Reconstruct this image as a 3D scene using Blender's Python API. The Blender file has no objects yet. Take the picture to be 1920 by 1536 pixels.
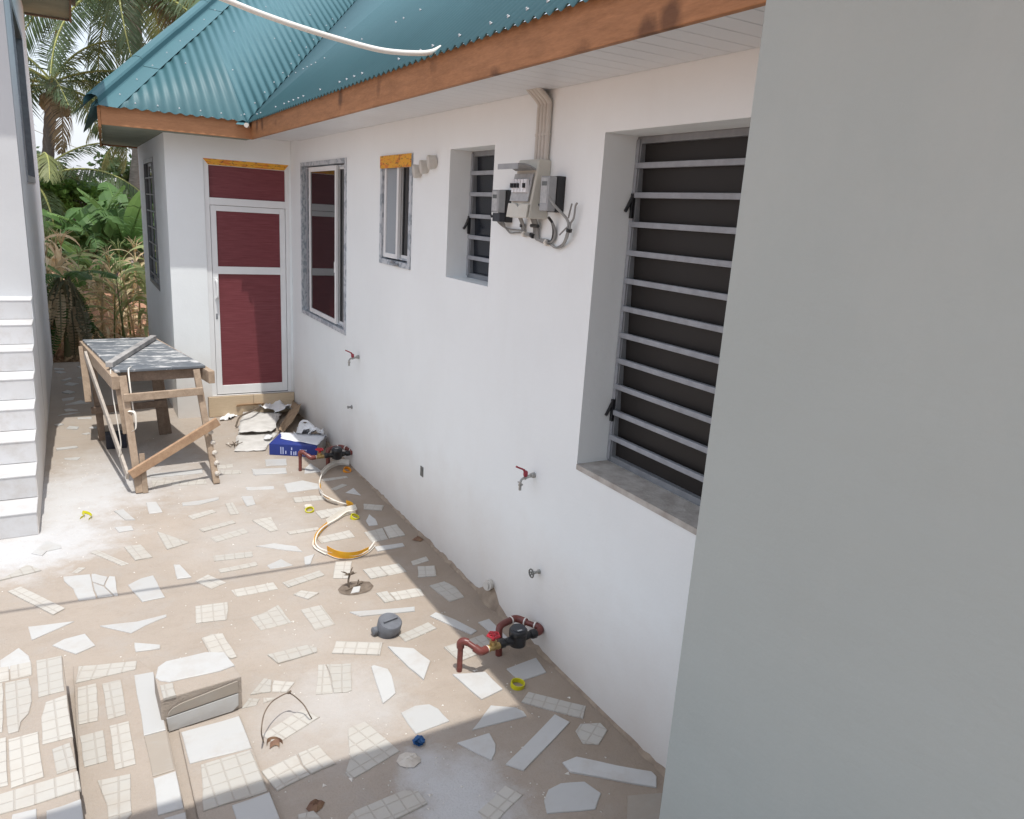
import bpy, bmesh, math, random
from mathutils import Vector, Matrix, Quaternion
random.seed(7)
rnd = random.random
def ru(a, b): return a + (b - a) * rnd()
sc = bpy.context.scene
COL = sc.collection

# ------------------------------------------------------------------ camera, sky, sun, exposure
cam_d = bpy.data.cameras.new('camera'); cam = bpy.data.objects.new('camera', cam_d); COL.objects.link(cam)
R_ = Vector((0.86716, -0.49441, 0.05997)); U_ = Vector((0.07333, 0.24584, 0.96653)); F_ = Vector((0.49261, 0.83374, -0.24944))
cam.matrix_world = Matrix(((R_.x, U_.x, -F_.x, -2.0646), (R_.y, U_.y, -F_.y, 0.0), (R_.z, U_.z, -F_.z, 2.3), (0, 0, 0, 1)))
cam_d.sensor_width = 36.0; cam_d.lens = 26.387; cam_d.clip_start = .02; cam_d.clip_end = 3000
sc.camera = cam
W = bpy.data.worlds.new('World'); sc.world = W; W.use_nodes = True
nt = W.node_tree; nt.nodes.clear()
wo = nt.nodes.new('ShaderNodeOutputWorld'); bg = nt.nodes.new('ShaderNodeBackground'); sky = nt.nodes.new('ShaderNodeTexSky')
sky.sky_type = 'NISHITA'; sky.sun_disc = False
sky.sun_elevation = math.radians(72.8); sky.sun_rotation = math.radians(190)
sky.air_density = 1.3; sky.dust_density = 3.0; sky.ozone_density = 2.0
bg.inputs[1].default_value = 0.15
# thin bright cloud over the whole sky, denser in soft patches
tc_ = nt.nodes.new('ShaderNodeTexCoord'); cn = nt.nodes.new('ShaderNodeTexNoise'); cn.inputs['Scale'].default_value = 2.6; cn.inputs['Detail'].default_value = 6
mr = nt.nodes.new('ShaderNodeMapRange'); mr.inputs[1].default_value = .35; mr.inputs[2].default_value = .65; mr.inputs[3].default_value = .60; mr.inputs[4].default_value = .88
cm = nt.nodes.new('ShaderNodeMix'); cm.data_type = 'RGBA'; cm.inputs[7].default_value = (3.6, 3.75, 4.15, 1)
nt.links.new(tc_.outputs['Generated'], cn.inputs['Vector']); nt.links.new(cn.outputs[0], mr.inputs[0]); nt.links.new(mr.outputs[0], cm.inputs[0])
nt.links.new(sky.outputs[0], cm.inputs[6]); nt.links.new(cm.outputs[2], bg.inputs[0]); nt.links.new(bg.outputs[0], wo.inputs[0])
SUN_TRAVEL = Vector((.053, .283, -.957)).normalized()
sd = bpy.data.lights.new('sun', 'SUN'); sd.energy = 2.0; sd.angle = math.radians(.55); sd.color = (1, .97, .915)
so = bpy.data.objects.new('sun', sd); COL.objects.link(so)
so.rotation_euler = SUN_TRAVEL.to_track_quat('-Z', 'Y').to_euler(); so.location = (-2, -8, 20)
vs = sc.view_settings; vs.view_transform = 'Standard'; vs.look = 'None'; vs.gamma = 1; vs.use_curve_mapping = False
vs.exposure = 0.88

# ------------------------------------------------------------------ materials
MATS = {}
class NT:
    def __init__(s, name):
        s.m = bpy.data.materials.new(name); s.m.use_nodes = True; s.t = s.m.node_tree
        s.t.nodes.clear()
        s.o = s.t.nodes.new('ShaderNodeOutputMaterial'); s.b = s.t.nodes.new('ShaderNodeBsdfPrincipled')
        s.t.links.new(s.b.outputs[0], s.o.inputs[0])
    def n(s, typ, **kw):
        x = s.t.nodes.new(typ)
        for k, v in kw.items(): setattr(x, k, v)
        return x
    def l(s, a, b): s.t.links.new(a, b)
    def setin(s, node, i, v):
        if hasattr(v, 'is_output'): s.l(v, node.inputs[i])
        else: node.inputs[i].default_value = v
    def math(s, op, a, b=0.0, c=None):
        x = s.n('ShaderNodeMath', operation=op); s.setin(x, 0, a); s.setin(x, 1, b)
        if c is not None: s.setin(x, 2, c)
        return x.outputs[0]
    def mix(s, f, a, b):
        x = s.n('ShaderNodeMix', data_type='RGBA'); s.setin(x, 0, f)
        for i, v in ((6, a), (7, b)):
            if hasattr(v, 'is_output'): s.l(v, x.inputs[i])
            else: x.inputs[i].default_value = (*v[:3], 1)
        return x.outputs[2]
    def noise(s, vec, scale, detail=3, rough=.55):
        x = s.n('ShaderNodeTexNoise'); x.inputs['Scale'].default_value = scale; x.inputs['Detail'].default_value = detail
        x.inputs['Roughness'].default_value = rough
        if vec is not None: s.l(vec, x.inputs['Vector'])
        return x.outputs[0]
    def ramp(s, f, a, b):
        x = s.n('ShaderNodeMapRange'); x.clamp = True; s.setin(x, 0, f); x.inputs[1].default_value = a; x.inputs[2].default_value = b
        return x.outputs[0]
    def obj(s): return s.n('ShaderNodeTexCoord').outputs['Object']
    def pos(s): return s.n('ShaderNodeNewGeometry').outputs['Position']
    def rand(s): return s.n('ShaderNodeObjectInfo').outputs['Random']
    def scalev(s, vec, v):
        x = s.n('ShaderNodeMapping'); s.l(vec, x.inputs[0]); x.inputs['Scale'].default_value = v; return x.outputs[0]
    def bump(s, h, strength, dist=.01):
        x = s.n('ShaderNodeBump'); x.inputs['Strength'].default_value = strength; x.inputs['Distance'].default_value = dist
        s.l(h, x.inputs['Height']); s.l(x.outputs[0], s.b.inputs['Normal']); return x
    def base(s, c):
        if hasattr(c, 'is_output'): s.l(c, s.b.inputs['Base Color'])
        else: s.b.inputs['Base Color'].default_value = (*c[:3], 1)
    def rough(s, r, spec=None, metal=None):
        s.setin(s.b, 'Roughness', r)
        if spec is not None: s.b.inputs['Specular IOR Level'].default_value = spec
        if metal is not None: s.b.inputs['Metallic'].default_value = metal

def pm(name, col, col2=None, rough=.6, scale=9, spec=.4, metal=0, bump=0, bscale=60, rv=0.0, world=False, stretch=None, lo=.35, hi=.65):
    """general painted / worn surface: two tones mixed by noise, a little random value per object, fine bump"""
    n = NT(name); c2 = col2 if col2 else tuple(min(1, x * .86) for x in col)
    v = n.pos() if world else n.obj()
    if stretch: v = n.scalev(v, stretch)
    c = n.mix(n.ramp(n.noise(v, scale, 5), lo, hi), col, c2)
    if rv:
        h = n.n('ShaderNodeHueSaturation'); n.l(c, h.inputs['Color'])
        n.l(n.math('MULTIPLY_ADD', n.rand(), 2 * rv, 1 - rv), h.inputs['Value']); c = h.outputs[0]
    n.base(c); n.rough(rough, spec, metal)
    if bump: n.bump(n.noise(v, bscale, 4), bump, .01)
    MATS[name] = n.m; return n.m

def m_wall(name, col, dirt=True, bumpy=.25):
    n = NT(name); p = n.pos()
    c = n.mix(n.ramp(n.noise(p, 1.3, 4), .3, .7), col, tuple(x * .95 for x in col))
    if dirt:                                    # splashed dust along the foot of the wall and a few specks
        sep = n.n('ShaderNodeSeparateXYZ'); n.l(p, sep.inputs[0])
        h = n.math('ADD', sep.outputs[2], n.math('MULTIPLY', n.noise(p, 2.2, 6, .65), -.55))
        d = n.math('SUBTRACT', 1.0, n.ramp(h, -.30, .45))
        c = n.mix(n.math('MULTIPLY', d, .6), c, (.56, .48, .41))
        sp = n.n('ShaderNodeTexVoronoi'); sp.inputs['Scale'].default_value = 7; n.l(p, sp.inputs['Vector'])
        m = n.math('LESS_THAN', sp.outputs['Distance'], n.math('MULTIPLY', n.ramp(n.noise(p, 1.7), .5, .75), .06))
        low = n.math('SUBTRACT', 1.0, n.ramp(sep.outputs[2], .25, .9))
        c = n.mix(n.math('MULTIPLY', n.math('MULTIPLY', m, low), .7), c, (.16, .14, .12))
    n.base(c); n.rough(.75, .25)
    c = n.mix(n.math('MULTIPLY', n.ramp(n.noise(n.scalev(p, (2.5, 2.5, .9)), 1, 6, .7), .5, .8), .12), c, (.62, .60, .56))
    n.base(c)
    h = n.math('ADD', n.noise(n.scalev(p, (1, .45, 1)), 6, 4, .6), n.math('MULTIPLY', n.noise(p, 60, 4), .2))
    n.bump(h, bumpy, .012); MATS[name] = n.m; return n.m

def m_concrete():
    n = NT('concrete_screed'); p = n.pos()
    c = n.mix(n.ramp(n.noise(p, 1.5, 6, .6), .3, .7), (.405, .347, .293), (.355, .305, .258))
    c = n.mix(n.math('MULTIPLY', n.ramp(n.noise(p, 4.3, 7, .7), .5, .72), .5), c, (.375, .35, .325))
    c = n.mix(n.math('MULTIPLY', n.ramp(n.noise(p, 9, 8, .75), .55, .75), .4), c, (.28, .24, .20))
    c = n.mix(n.math('MULTIPLY', n.ramp(n.noise(p, 90, 3, .6), .45, .8), .3), c, (.42, .38, .34))
    c = n.mix(n.math('MULTIPLY', n.ramp(n.noise(n.scalev(p, (1.0, 2.2, 1)), 2.3, 8, .72), .52, .70), .38), c, (.30, .25, .20))
    c = n.mix(n.math('MULTIPLY', n.ramp(n.noise(p, 28, 6, .8), .58, .75), .30), c, (.25, .21, .17))
    # white lime dust spilt in four places, and a cement-grey patch
    for (cx, cy, r, amt) in POWDER:
        vs_ = n.n('ShaderNodeVectorMath', operation='DISTANCE'); n.l(p, vs_.inputs[0]); vs_.inputs[1].default_value = (cx, cy, 0)
        d = n.math('ADD', vs_.outputs['Value'], n.math('MULTIPLY_ADD', n.noise(p, 5, 8, .72), r * 1.5, -r * .75))
        c = n.mix(n.math('MULTIPLY', n.math('SUBTRACT', 1.0, n.ramp(d, r * .25, r)), amt), c, (.53, .53, .53))
    # dirt against the long wall
    sep = n.n('ShaderNodeSeparateXYZ'); n.l(p, sep.inputs[0])
    dd = n.math('ADD', sep.outputs[0], n.math('MULTIPLY_ADD', n.noise(p, 3, 6, .65), .8, -.4))
    c = n.mix(n.math('MULTIPLY', n.ramp(dd, -.75, -.1), .6), c, (.27, .21, .155))
    # construction joints in the screed
    for (a, b, cc, w) in JOINTS:
        e = n.math('ABSOLUTE', n.math('ADD', n.math('ADD', n.math('MULTIPLY', sep.outputs[0], a), n.math('MULTIPLY', sep.outputs[1], b)),
                   n.math('MULTIPLY_ADD', n.noise(p, 5, 4), .06, cc - .03)))
        c = n.mix(n.math('MULTIPLY', n.math('SUBTRACT', 1.0, n.ramp(e, w * .3, w)), .45), c, (.25, .20, .15))
    n.base(c); n.rough(.85, .2)
    h = n.math('ADD', n.noise(p, 14, 6, .65), n.math('MULTIPLY', n.noise(p, 120, 3), .35))
    n.bump(h, .6, .014); MATS['concrete'] = n.m

def m_tile(name, col, grid, cell=.062):
    n = NT(name); o = n.obj(); p = n.pos()
    h = n.n('ShaderNodeHueSaturation'); n.l(n.math('MULTIPLY_ADD', n.rand(), .16, .92), h.inputs['Value'])
    h.inputs['Color'].default_value = (*col, 1); c = h.outputs[0]
    if grid:
        sep = n.n('ShaderNodeSeparateXYZ'); n.l(o, sep.inputs[0]); g = None; w2 = None
        for i in (0, 1):
            f = n.math('ABSOLUTE', n.math('SUBTRACT', n.math('FRACT', n.math('MULTIPLY_ADD', sep.outputs[i], 1 / cell, .37)), .5))
            k = n.math('SUBTRACT', 1.0, n.ramp(f, .025, .075))
            g = k if g is None else n.math('MAXIMUM', g, k)
        c = n.mix(n.math('MULTIPLY', g, .5), c, (.36, .32, .275))
        n.bump(n.math('SUBTRACT', 1.0, g), .5, .004)
    # grey streaks, smeared mortar and dust of its own on every piece
    c = n.mix(n.math('MULTIPLY', n.ramp(n.noise(n.scalev(p, (9, 26, 9)), 1, 5), .5, .8), .22), c, (.42, .43, .43))
    c = n.mix(n.math('MULTIPLY', n.ramp(n.noise(p, 6, 7, .7), .48, .72), .42), c, (.40, .345, .29))
    n.base(c); n.rough(n.math('MULTIPLY_ADD', n.noise(p, 12), .3, .28 if not grid else .4), .35)
    MATS[name] = n.m

def m_wood(name, a, b, sc_=(1, 1, 1), rough=.65, knots=False, bump=.2):
    n = NT(name); o = n.obj(); v = n.scalev(o, sc_)
    f = n.noise(v, 4, 6, .6)
    g = n.noise(n.scalev(o, tuple(q * 5 for q in sc_)), 4, 4, .6)
    c = n.mix(n.ramp(n.math('ADD', n.math('MULTIPLY', f, .65), n.math('MULTIPLY', g, .4)), .36, .7), a, b)
    h = n.n('ShaderNodeHueSaturation'); n.l(c, h.inputs['Color']); n.l(n.math('MULTIPLY_ADD', n.rand(), .3, .85), h.inputs['Value']); c = h.outputs[0]
    if knots:
        vo = n.n('ShaderNodeTexVoronoi'); vo.inputs['Scale'].default_value = 1.0; n.l(n.scalev(o, (3.1, 3.6, 3.0)), vo.inputs['Vector'])
        kd = n.math('ADD', vo.outputs['Distance'], n.math('MULTIPLY_ADD', n.noise(o, 11, 5), .3, -.15))
        c = n.mix(n.math('MULTIPLY', n.math('SUBTRACT', 1.0, n.ramp(kd, .10, .24)), .7), c, (.07, .03, .015))
    n.base(c); n.rough(rough, .25); n.bump(f, bump, .006); MATS[name] = n.m

def m_tabletop():
    n = NT('plastered_tabletop'); o = n.obj()
    c = n.mix(n.ramp(n.noise(o, 6, 5), .3, .7), (.10, .115, .135), (.19, .205, .22))
    s = n.noise(n.scalev(o, (7, 20, 7)), 1, 6, .62)
    c = n.mix(n.math('MULTIPLY', n.ramp(s, .53, .6), .8), c, (.66, .66, .65))
    n.base(c); n.rough(.6, .3); n.bump(s, .4, .006); MATS['tabletop'] = n.m

def m_roof():
    n = NT('teal_roof_sheet'); p = n.pos()
    c = n.mix(n.ramp(n.noise(p, 2.2, 4), .3, .7), (.066, .164, .188), (.060, .150, .174))
    n.base(c); n.rough(.5, .35); MATS['roof'] = n.m

def m_tape(name):
    n = NT(name); o = n.obj()
    br = n.n('ShaderNodeTexBrick'); n.l(n.scalev(o, (1, 1, 1)), br.inputs['Vector'])
    c = n.mix(n.ramp(n.noise(n.scalev(o, (9, 9, 55)), 1, 3), .52, .6), (.76, .38, .035), (.66, .20, .03))
    c = n.mix(n.math('MULTIPLY', n.ramp(n.noise(n.scalev(o, (30, 30, 75)), 1, 2), .58, .64), .75), c, (.12, .08, .03))
    n.base(c); n.rough(.4, .4); MATS[name] = n.m

def m_film():
    n = NT('filmed_aluminium'); o = n.obj(); p = n.scalev(o, (1, 1, 1))
    s = n.noise(n.scalev(o, (60, 14, 14)), 1, 1); s2 = n.noise(n.scalev(o, (60, 30, 30)), 1, 1)
    f = n.math('MULTIPLY', n.ramp(s, .45, .5), n.ramp(s2, .35, .5))
    n.base(n.mix(f, (.52, .55, .58), (.30, .34, .38))); n.rough(.35, .5); MATS['film'] = n.m

def m_door():
    n = NT('maroon_door_panel'); o = n.obj()
    g = n.noise(n.scalev(o, (2.5, 2.5, 60)), 2.2, 6, .62)
    c = n.mix(n.ramp(g, .3, .72), (.135, .026, .032), (.215, .056, .064))
    g2 = n.noise(n.scalev(o, (1.0, 1, 75)), 1.7, 3)
    c = n.mix(n.math('MULTIPLY', n.ramp(g2, .64, .72), .5), c, (.32, .13, .13))
    n.base(c); n.rough(.42, .4); n.bump(g, .12, .003); MATS['maroon'] = n.m

def m_glass(name, base=(.012, .013, .015), rough=.03, spec=.55):
    n = NT(name); n.base(base); n.rough(rough, spec); MATS[name] = n.m

def m_leaf(name, a, b, tr=.25, rv=.2, scale=3):
    n = NT(name); o = n.obj()
    c = n.mix(n.ramp(n.noise(o, scale, 4), .35, .65), a, b)
    h = n.n('ShaderNodeHueSaturation'); n.l(c, h.inputs['Color']); n.l(n.math('MULTIPLY_ADD', n.rand(), 2 * rv, 1 - rv), h.inputs['Value']); c = h.outputs[0]
    n.base(c); n.rough(.5, .35)
    t = n.n('ShaderNodeBsdfTranslucent'); n.l(c, t.inputs[0]); ms = n.n('ShaderNodeMixShader'); ms.inputs[0].default_value = tr
    n.l(n.b.outputs[0], ms.inputs[1]); n.l(t.outputs[0], ms.inputs[2]); n.l(ms.outputs[0], n.o.inputs[0]); MATS[name] = n.m

POWDER = [(-2.524, 5.422, 0.55, 0.95), (-2.256, 5.536, 0.50, 0.75), (-2.151, 6.404, 0.75, 0.85), (-2.291, 5.999, 0.50, 0.70), (-1.798, 7.028, 0.70, 0.45), (-1.055, 6.322, 0.80, 0.35), (-1.075, 5.154, 0.70, 0.25), (-0.845, 2.306, 0.30, 0.80), (-0.914, 2.476, 0.16, 0.65), (-0.888, 2.169, 0.32, 0.75), (-1.222, 3.009, 0.45, 0.28), (-1.151, 3.671, 0.35, 0.15), (-1.051, 3.061, 0.35, 0.30)]
JOINTS = []
m_concrete(); m_roof(); m_tabletop(); m_film(); m_door(); m_tape('tape')
m_wall('white_wall', (.845, .88, .885)); m_wall('lit_wall_dimmed', (.58, .59, .60)); m_wall('shaded_wall_lifted', (.88, .90, .91)); m_wall('grey_wall', (.41, .45, .437), dirt=False, bumpy=.4)  # neighbour's one white paint: sunlit front darkened, shaded side lightened in the colour
m_wall('reveal', (.60, .60, .60), dirt=False)
m_tile('tile_w', (.475, .475, .465), False); m_tile('tile_d', (.50, .50, .49), False); m_tile('tile_g', (.475, .455, .415), True); m_tile('tile_b', (.33, .29, .245), False)
m_tile('tile_stair', (.58, .58, .58), False); m_tile('tile_riser', (.60, .60, .605), False)
m_wood('fascia', (.43, .205, .095), (.27, .125, .055), (1.4, 1.4, 9), .55, True)
m_wood('fascia_lit', (.50, .25, .125), (.36, .175, .085), (1.4, 9, 9), .55, False)  # same fascia wood, lightened: sun on the wing side put into the colour
m_wood('timber', (.42, .325, .24), (.27, .20, .145), (5, 5, 5), .8, False, .4)
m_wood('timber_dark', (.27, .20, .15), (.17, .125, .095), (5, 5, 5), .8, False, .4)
m_wood('timber_pale', (.48, .43, .375), (.34, .30, .26), (5, 5, 5), .8, False, .4)
m_wood('timber_orange', (.50, .34, .22), (.34, .21, .13), (5, 5, 5), .75, False, .3)
m_wood('step_tile', (.52, .415, .29), (.44, .345, .235), (3, 9, 20), .5, False, .05)
m_glass('dark_glass'); m_glass('louvre_dark', (.020, .018, .017), .5, .3); m_glass('louvre_blue', (.016, .020, .028), .22, .5)
m_glass('frosted', (.28, .31, .34), .18, .5)
pm('alu_white', (.80, .81, .81), (.74, .75, .75), .35, 4)
pm('alu_grey', (.24, .255, .27), (.19, .20, .215), .45, 14)
pm('bar_grey', (.335, .355, .385), (.27, .285, .31), .5, 18)
pm('pvc_soffit', (.72, .73, .745), (.68, .69, .705), .4, 2, world=True)
pm('green_ply', (.27, .29, .23), (.20, .225, .18), .7, 3, world=True, stretch=(1, 1, 1))
pm('pvc_white', (.80, .79, .74), (.72, .70, .64), .35, 5)
pm('pvc_conduit', (.60, .575, .53), (.52, .495, .45), .5, 9)
pm('cream_plastic', (.62, .61, .55), (.55, .54, .48), .4, 6)
pm('clear_grey', (.34, .35, .36), (.28, .29, .30), .18, 12, .6)
pm('label_grey', (.46, .47, .47), (.36, .37, .38), .4, 40)
pm('lcd', (.10, .11, .11), (.13, .14, .14), .2, 20)
pm('black_plastic', (.012, .013, .015), (.02, .021, .024), .35, 20, .5)
pm('navy_plastic', (.020, .024, .033), (.032, .036, .046), .4, 15, .5)
pm('cable_grey', (.30, .30, .29), (.22, .22, .215), .5, 18)
pm('brown_pipe', (.175, .045, .035), (.13, .034, .028), .35, 25, .5)
pm('brass', (.46, .33, .14), (.36, .25, .10), .35, 30, .5, metal=.6, bump=.2)
pm('chrome', (.45, .45, .43), (.30, .30, .285), .28, 25, .5, metal=.7)
pm('red_paint', (.52, .018, .035), (.42, .012, .025), .35, 20, .5)
pm('dull_red', (.36, .045, .07), (.28, .035, .05), .45, 20)
pm('ptfe', (.78, .75, .70), (.70, .66, .60), .6, 20)
pm('grey_pvc', (.155, .165, .185), (.115, .12, .135), .45, 14, bump=.15)
pm('yellow_tape', (.62, .58, .02), (.52, .48, .015), .35, 12)
pm('orange_tape', (.78, .30, .02), (.66, .24, .02), .35, 12)
pm('strip_white', (.78, .74, .67), (.68, .64, .57), .5, 12)
pm('strip_yellow', (.80, .45, .02), (.72, .33, .02), .45, 12)
pm('blue_card', (.022, .045, .25), (.018, .036, .20), .45, 8)
pm('box_side', (.42, .40, .38), (.30, .28, .27), .6, 8)
pm('white_print', (.50, .56, .78), (.40, .46, .70), .5, 30)
pm('paper_white', (.80, .81, .83), (.72, .73, .76), .6, 6)
pm('sack_paper', (.58, .565, .54), (.46, .445, .42), .85, 7, bump=.4, bscale=30)
pm('poly_white', (.80, .81, .82), (.68, .69, .70), .35, 9)
pm('cardboard', (.44, .29, .17), (.37, .24, .14), .8, 9)
pm('cardboard_dull', (.36, .26, .17), (.28, .20, .13), .8, 9)
pm('blue_cap', (.012, .10, .28), (.010, .075, .22), .4, 20)
pm('rust_wire', (.20, .15, .11), (.13, .10, .075), .6, 30)
pm('dead_leaf', (.16, .085, .06), (.24, .15, .09), .8, 20)
pm('dry_twig', (.17, .135, .10), (.11, .085, .065), .85, 30)
pm('plaster_bit', (.62, .58, .52), (.52, .47, .41), .9, 25, bump=.5)
pm('mortar', (.36, .29, .22), (.25, .195, .15), .9, 12, bump=.6, bscale=40, world=True)
pm('pit_dirt_shade', (.13, .10, .078), (.20, .16, .125), .95, 22, bump=.6)  # dirt darkened to paint in the shade inside the hole
pm('socket_grey', (.17, .17, .16), (.11, .11, .105), .6, 40)
pm('sill', (.50, .48, .445), (.36, .33, .30), .85, 14, bump=.4)
pm('grey_board', (.40, .39, .375), (.24, .235, .235), .8, 9, bump=.4)
pm('soil', (.46, .255, .165), (.38, .21, .14), .95, 1.2, bump=.6, bscale=9, world=True)
pm('bark', (.30, .275, .245), (.20, .18, .155), .9, 7, bump=.6, bscale=20, stretch=(1, 1, 7))
pm('bark_dark', (.15, .14, .135), (.20, .185, .17), .9, 7, bump=.6, bscale=20, stretch=(1, 1, 7))
pm('banana_stem', (.19, .22, .10), (.25, .19, .11), .7, 5, stretch=(1, 1, .4))
pm('far_roof', (.36, .36, .37), (.28, .27, .27), .7, 3)
pm('far_wall', (.72, .70, .66), (.62, .60, .56), .8, 3)
pm('far_red_roof', (.36, .12, .075), (.30, .10, .06), .8, 3)
pm('hill_green', (.12, .20, .20), (.10, .17, .18), .95, .05)
pm('rubber_dark', (.02, .022, .032), (.03, .032, .045), .6, 10)
pm('screw_zinc', (.58, .60, .62), (.52, .54, .56), .3, 10)
pm('litter', (.30, .19, .11), (.42, .30, .18), .9, 9)
pm('chip_white', (.72, .70, .66), (.62, .58, .52), .8, 9)
m_leaf('palm_leaf', (.145, .20, .10), (.10, .155, .08), .42, .25)
m_leaf('palm_leaf_pale', (.24, .27, .11), (.18, .21, .09), .3, .22)
m_leaf('palm_leaf_dry', (.32, .26, .16), (.25, .19, .12), .3, .25)
m_leaf('palm_rib', (.46, .47, .16), (.38, .40, .14), .05, .15)
m_leaf('banana_leaf', (.095, .185, .06), (.12, .22, .075), .38, .22, 2)
m_leaf('banana_leaf_pale', (.19, .32, .10), (.15, .26, .08), .4, .2, 2)
m_leaf('banana_leaf_old', (.20, .235, .14), (.30, .26, .17), .4, .25, 2)
m_leaf('maize_dry', (.78, .66, .45), (.64, .48, .29), .45, .22, 4)
m_leaf('maize_green', (.33, .43, .19), (.45, .46, .24), .45, .25, 4)
m_leaf('bush_leaf', (.06, .105, .045), (.08, .135, .05), .3, .2, 2)
m_leaf('shrub_leaf', (.18, .32, .07), (.13, .24, .05), .4, .2, 2)

# ------------------------------------------------------------------ mesh helpers
class MB:
    def __init__(s): s.v = []; s.f = []; s.mi = []
    def add(s, vs, fs, mi=0):
        k = len(s.v); s.v += [tuple(v) for v in vs]
        for f in fs: s.f.append(tuple(i + k for i in f)); s.mi.append(mi)
    def quad(s, a, b, c, d, mi=0): s.add((a, b, c, d), ((0, 1, 2, 3),), mi)
    def hexa(s, p, mi=0): s.add(p, ((0, 3, 2, 1), (4, 5, 6, 7), (0, 1, 5, 4), (1, 2, 6, 5), (2, 3, 7, 6), (3, 0, 4, 7)), mi)
    def box(s, a, b, mi=0):
        x0, y0, z0 = a; x1, y1, z1 = b
        s.hexa([(x0, y0, z0), (x1, y0, z0), (x1, y1, z0), (x0, y1, z0), (x0, y0, z1), (x1, y0, z1), (x1, y1, z1), (x0, y1, z1)], mi)
    def beam(s, a, b, w, h, up=(0, 0, 1), mi=0):
        a = Vector(a); b = Vector(b); d = (b - a).normalized(); sx = d.cross(Vector(up)).normalized() * w / 2; sy = sx.cross(d).normalized() * h / 2
        s.hexa([a - sx - sy, a + sx - sy, b + sx - sy, b - sx - sy, a - sx + sy, a + sx + sy, b + sx + sy, b - sx + sy], mi)
    def tube(s, pts, r, n=8, mi=0, closed=False):
        pts = [Vector(p) for p in pts]; N = len(pts); prev = None; rings = []
        for i, p in enumerate(pts):
            t = (pts[min(i + 1, N - 1)] - pts[max(i - 1, 0)]).normalized()
            u = prev if prev is not None else (Vector((0, 0, 1)) if abs(t.z) < .9 else Vector((1, 0, 0)))
            a = t.cross(u).normalized(); b = a.cross(t).normalized(); prev = b
            rr = r[i] if isinstance(r, (list, tuple)) else r
            rings.append([p + (a * math.cos(2 * math.pi * k / n) + b * math.sin(2 * math.pi * k / n)) * rr for k in range(n)])
        vs_ = [v for R in rings for v in R]; fs = []
        for i in range(N - 1):
            for k in range(n):
                k2 = (k + 1) % n; fs.append((i * n + k, i * n + k2, (i + 1) * n + k2, (i + 1) * n + k))
        if not closed: fs.append(tuple(range(n))[::-1]); fs.append(tuple((N - 1) * n + k for k in range(n)))
        s.add(vs_, fs, mi)
    def lathe(s, c, ax, prof, n=16, mi=0):
        """prof: list of (radius, distance along axis)"""
        c = Vector(c); ax = Vector(ax).normalized(); a = ax.orthogonal().normalized(); b = ax.cross(a)
        vs_ = []; fs = []
        for (r, h) in prof:
            for k in range(n):
                t = 2 * math.pi * k / n; vs_.append(c + ax * h + (a * math.cos(t) + b * math.sin(t)) * max(r, 1e-4))
        for i in range(len(prof) - 1):
            for k in range(n):
                k2 = (k + 1) % n; fs.append((i * n + k, i * n + k2, (i + 1) * n + k2, (i + 1) * n + k))
        fs.append(tuple(range(n))[::-1]); fs.append(tuple((len(prof) - 1) * n + k for k in range(n)))
        s.add(vs_, fs, mi)
    def prism(s, poly, off, mi=0):
        off = Vector(off); n = len(poly); P = [Vector(p) for p in poly]; Q = [p + off for p in P]
        s.add(P + Q, [tuple(range(n))[::-1], tuple(range(n, 2 * n))] + [(i, (i + 1) % n, n + (i + 1) % n, n + i) for i in range(n)], mi)
    def build(s, name, mat, parent=None, smooth=False, bevel=0, local=False, mats=None, recalc=True):
        me = bpy.data.meshes.new(name)
        vs_ = s.v
        if parent is not None and not local:
            o = world_loc(parent); vs_ = [(v[0] - o.x, v[1] - o.y, v[2] - o.z) for v in s.v]
        me.from_pydata(vs_, [], s.f)
        for m in (mats or [mat]): me.materials.append(MATS[m])
        for p, i in zip(me.polygons, s.mi): p.material_index = i; p.use_smooth = smooth
        if recalc:
            b = bmesh.new(); b.from_mesh(me); bmesh.ops.recalc_face_normals(b, faces=b.faces); b.to_mesh(me); b.free()
        ob = bpy.data.objects.new(name, me); COL.objects.link(ob)
        if parent is not None: ob.parent = parent
        if bevel:
            bv = ob.modifiers.new('bevel', 'BEVEL'); bv.width = bevel; bv.segments = 2; bv.limit_method = 'ANGLE'
        if smooth and hasattr(me, 'set_sharp_from_angle'): me.set_sharp_from_angle(angle=math.radians(50))
        return ob
def world_loc(o):
    l = Vector(o.location)
    while o.parent: o = o.parent; l = l + Vector(o.location)
    return l
def tag(o, label=None, cat=None, group=None, kind=None):
    if label: o['label'] = label
    if cat: o['category'] = cat
    if group: o['group'] = group
    if kind: o['kind'] = kind
    return o
def thing(name, label, cat, loc=(0, 0, 0), group=None):
    o = bpy.data.objects.new(name, None); o.empty_display_size = .1; COL.objects.link(o); o.location = loc
    return tag(o, label, cat, group)
def smooth_path(pts, k=6):
    P = [Vector(p) for p in pts]; P = [P[0] * 2 - P[1]] + P + [P[-1] * 2 - P[-2]]; out = []
    for i in range(1, len(P) - 2):
        for j in range(k):
            t = j / k; a, b, c, d = P[i - 1:i + 3]
            out.append(.5 * ((2 * b) + (c - a) * t + (2 * a - 5 * b + 4 * c - d) * t * t + (3 * b - a - 3 * c + d) * t ** 3))
    return out + [P[-2]]
def shared(name, me, parent, loc=(0, 0, 0), rot=None, scale=1.0):
    o = bpy.data.objects.new(name, me); COL.objects.link(o); o.parent = parent; o.location = loc
    if rot is not None: o.rotation_euler = rot
    o.scale = (scale,) * 3
    return o

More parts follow.
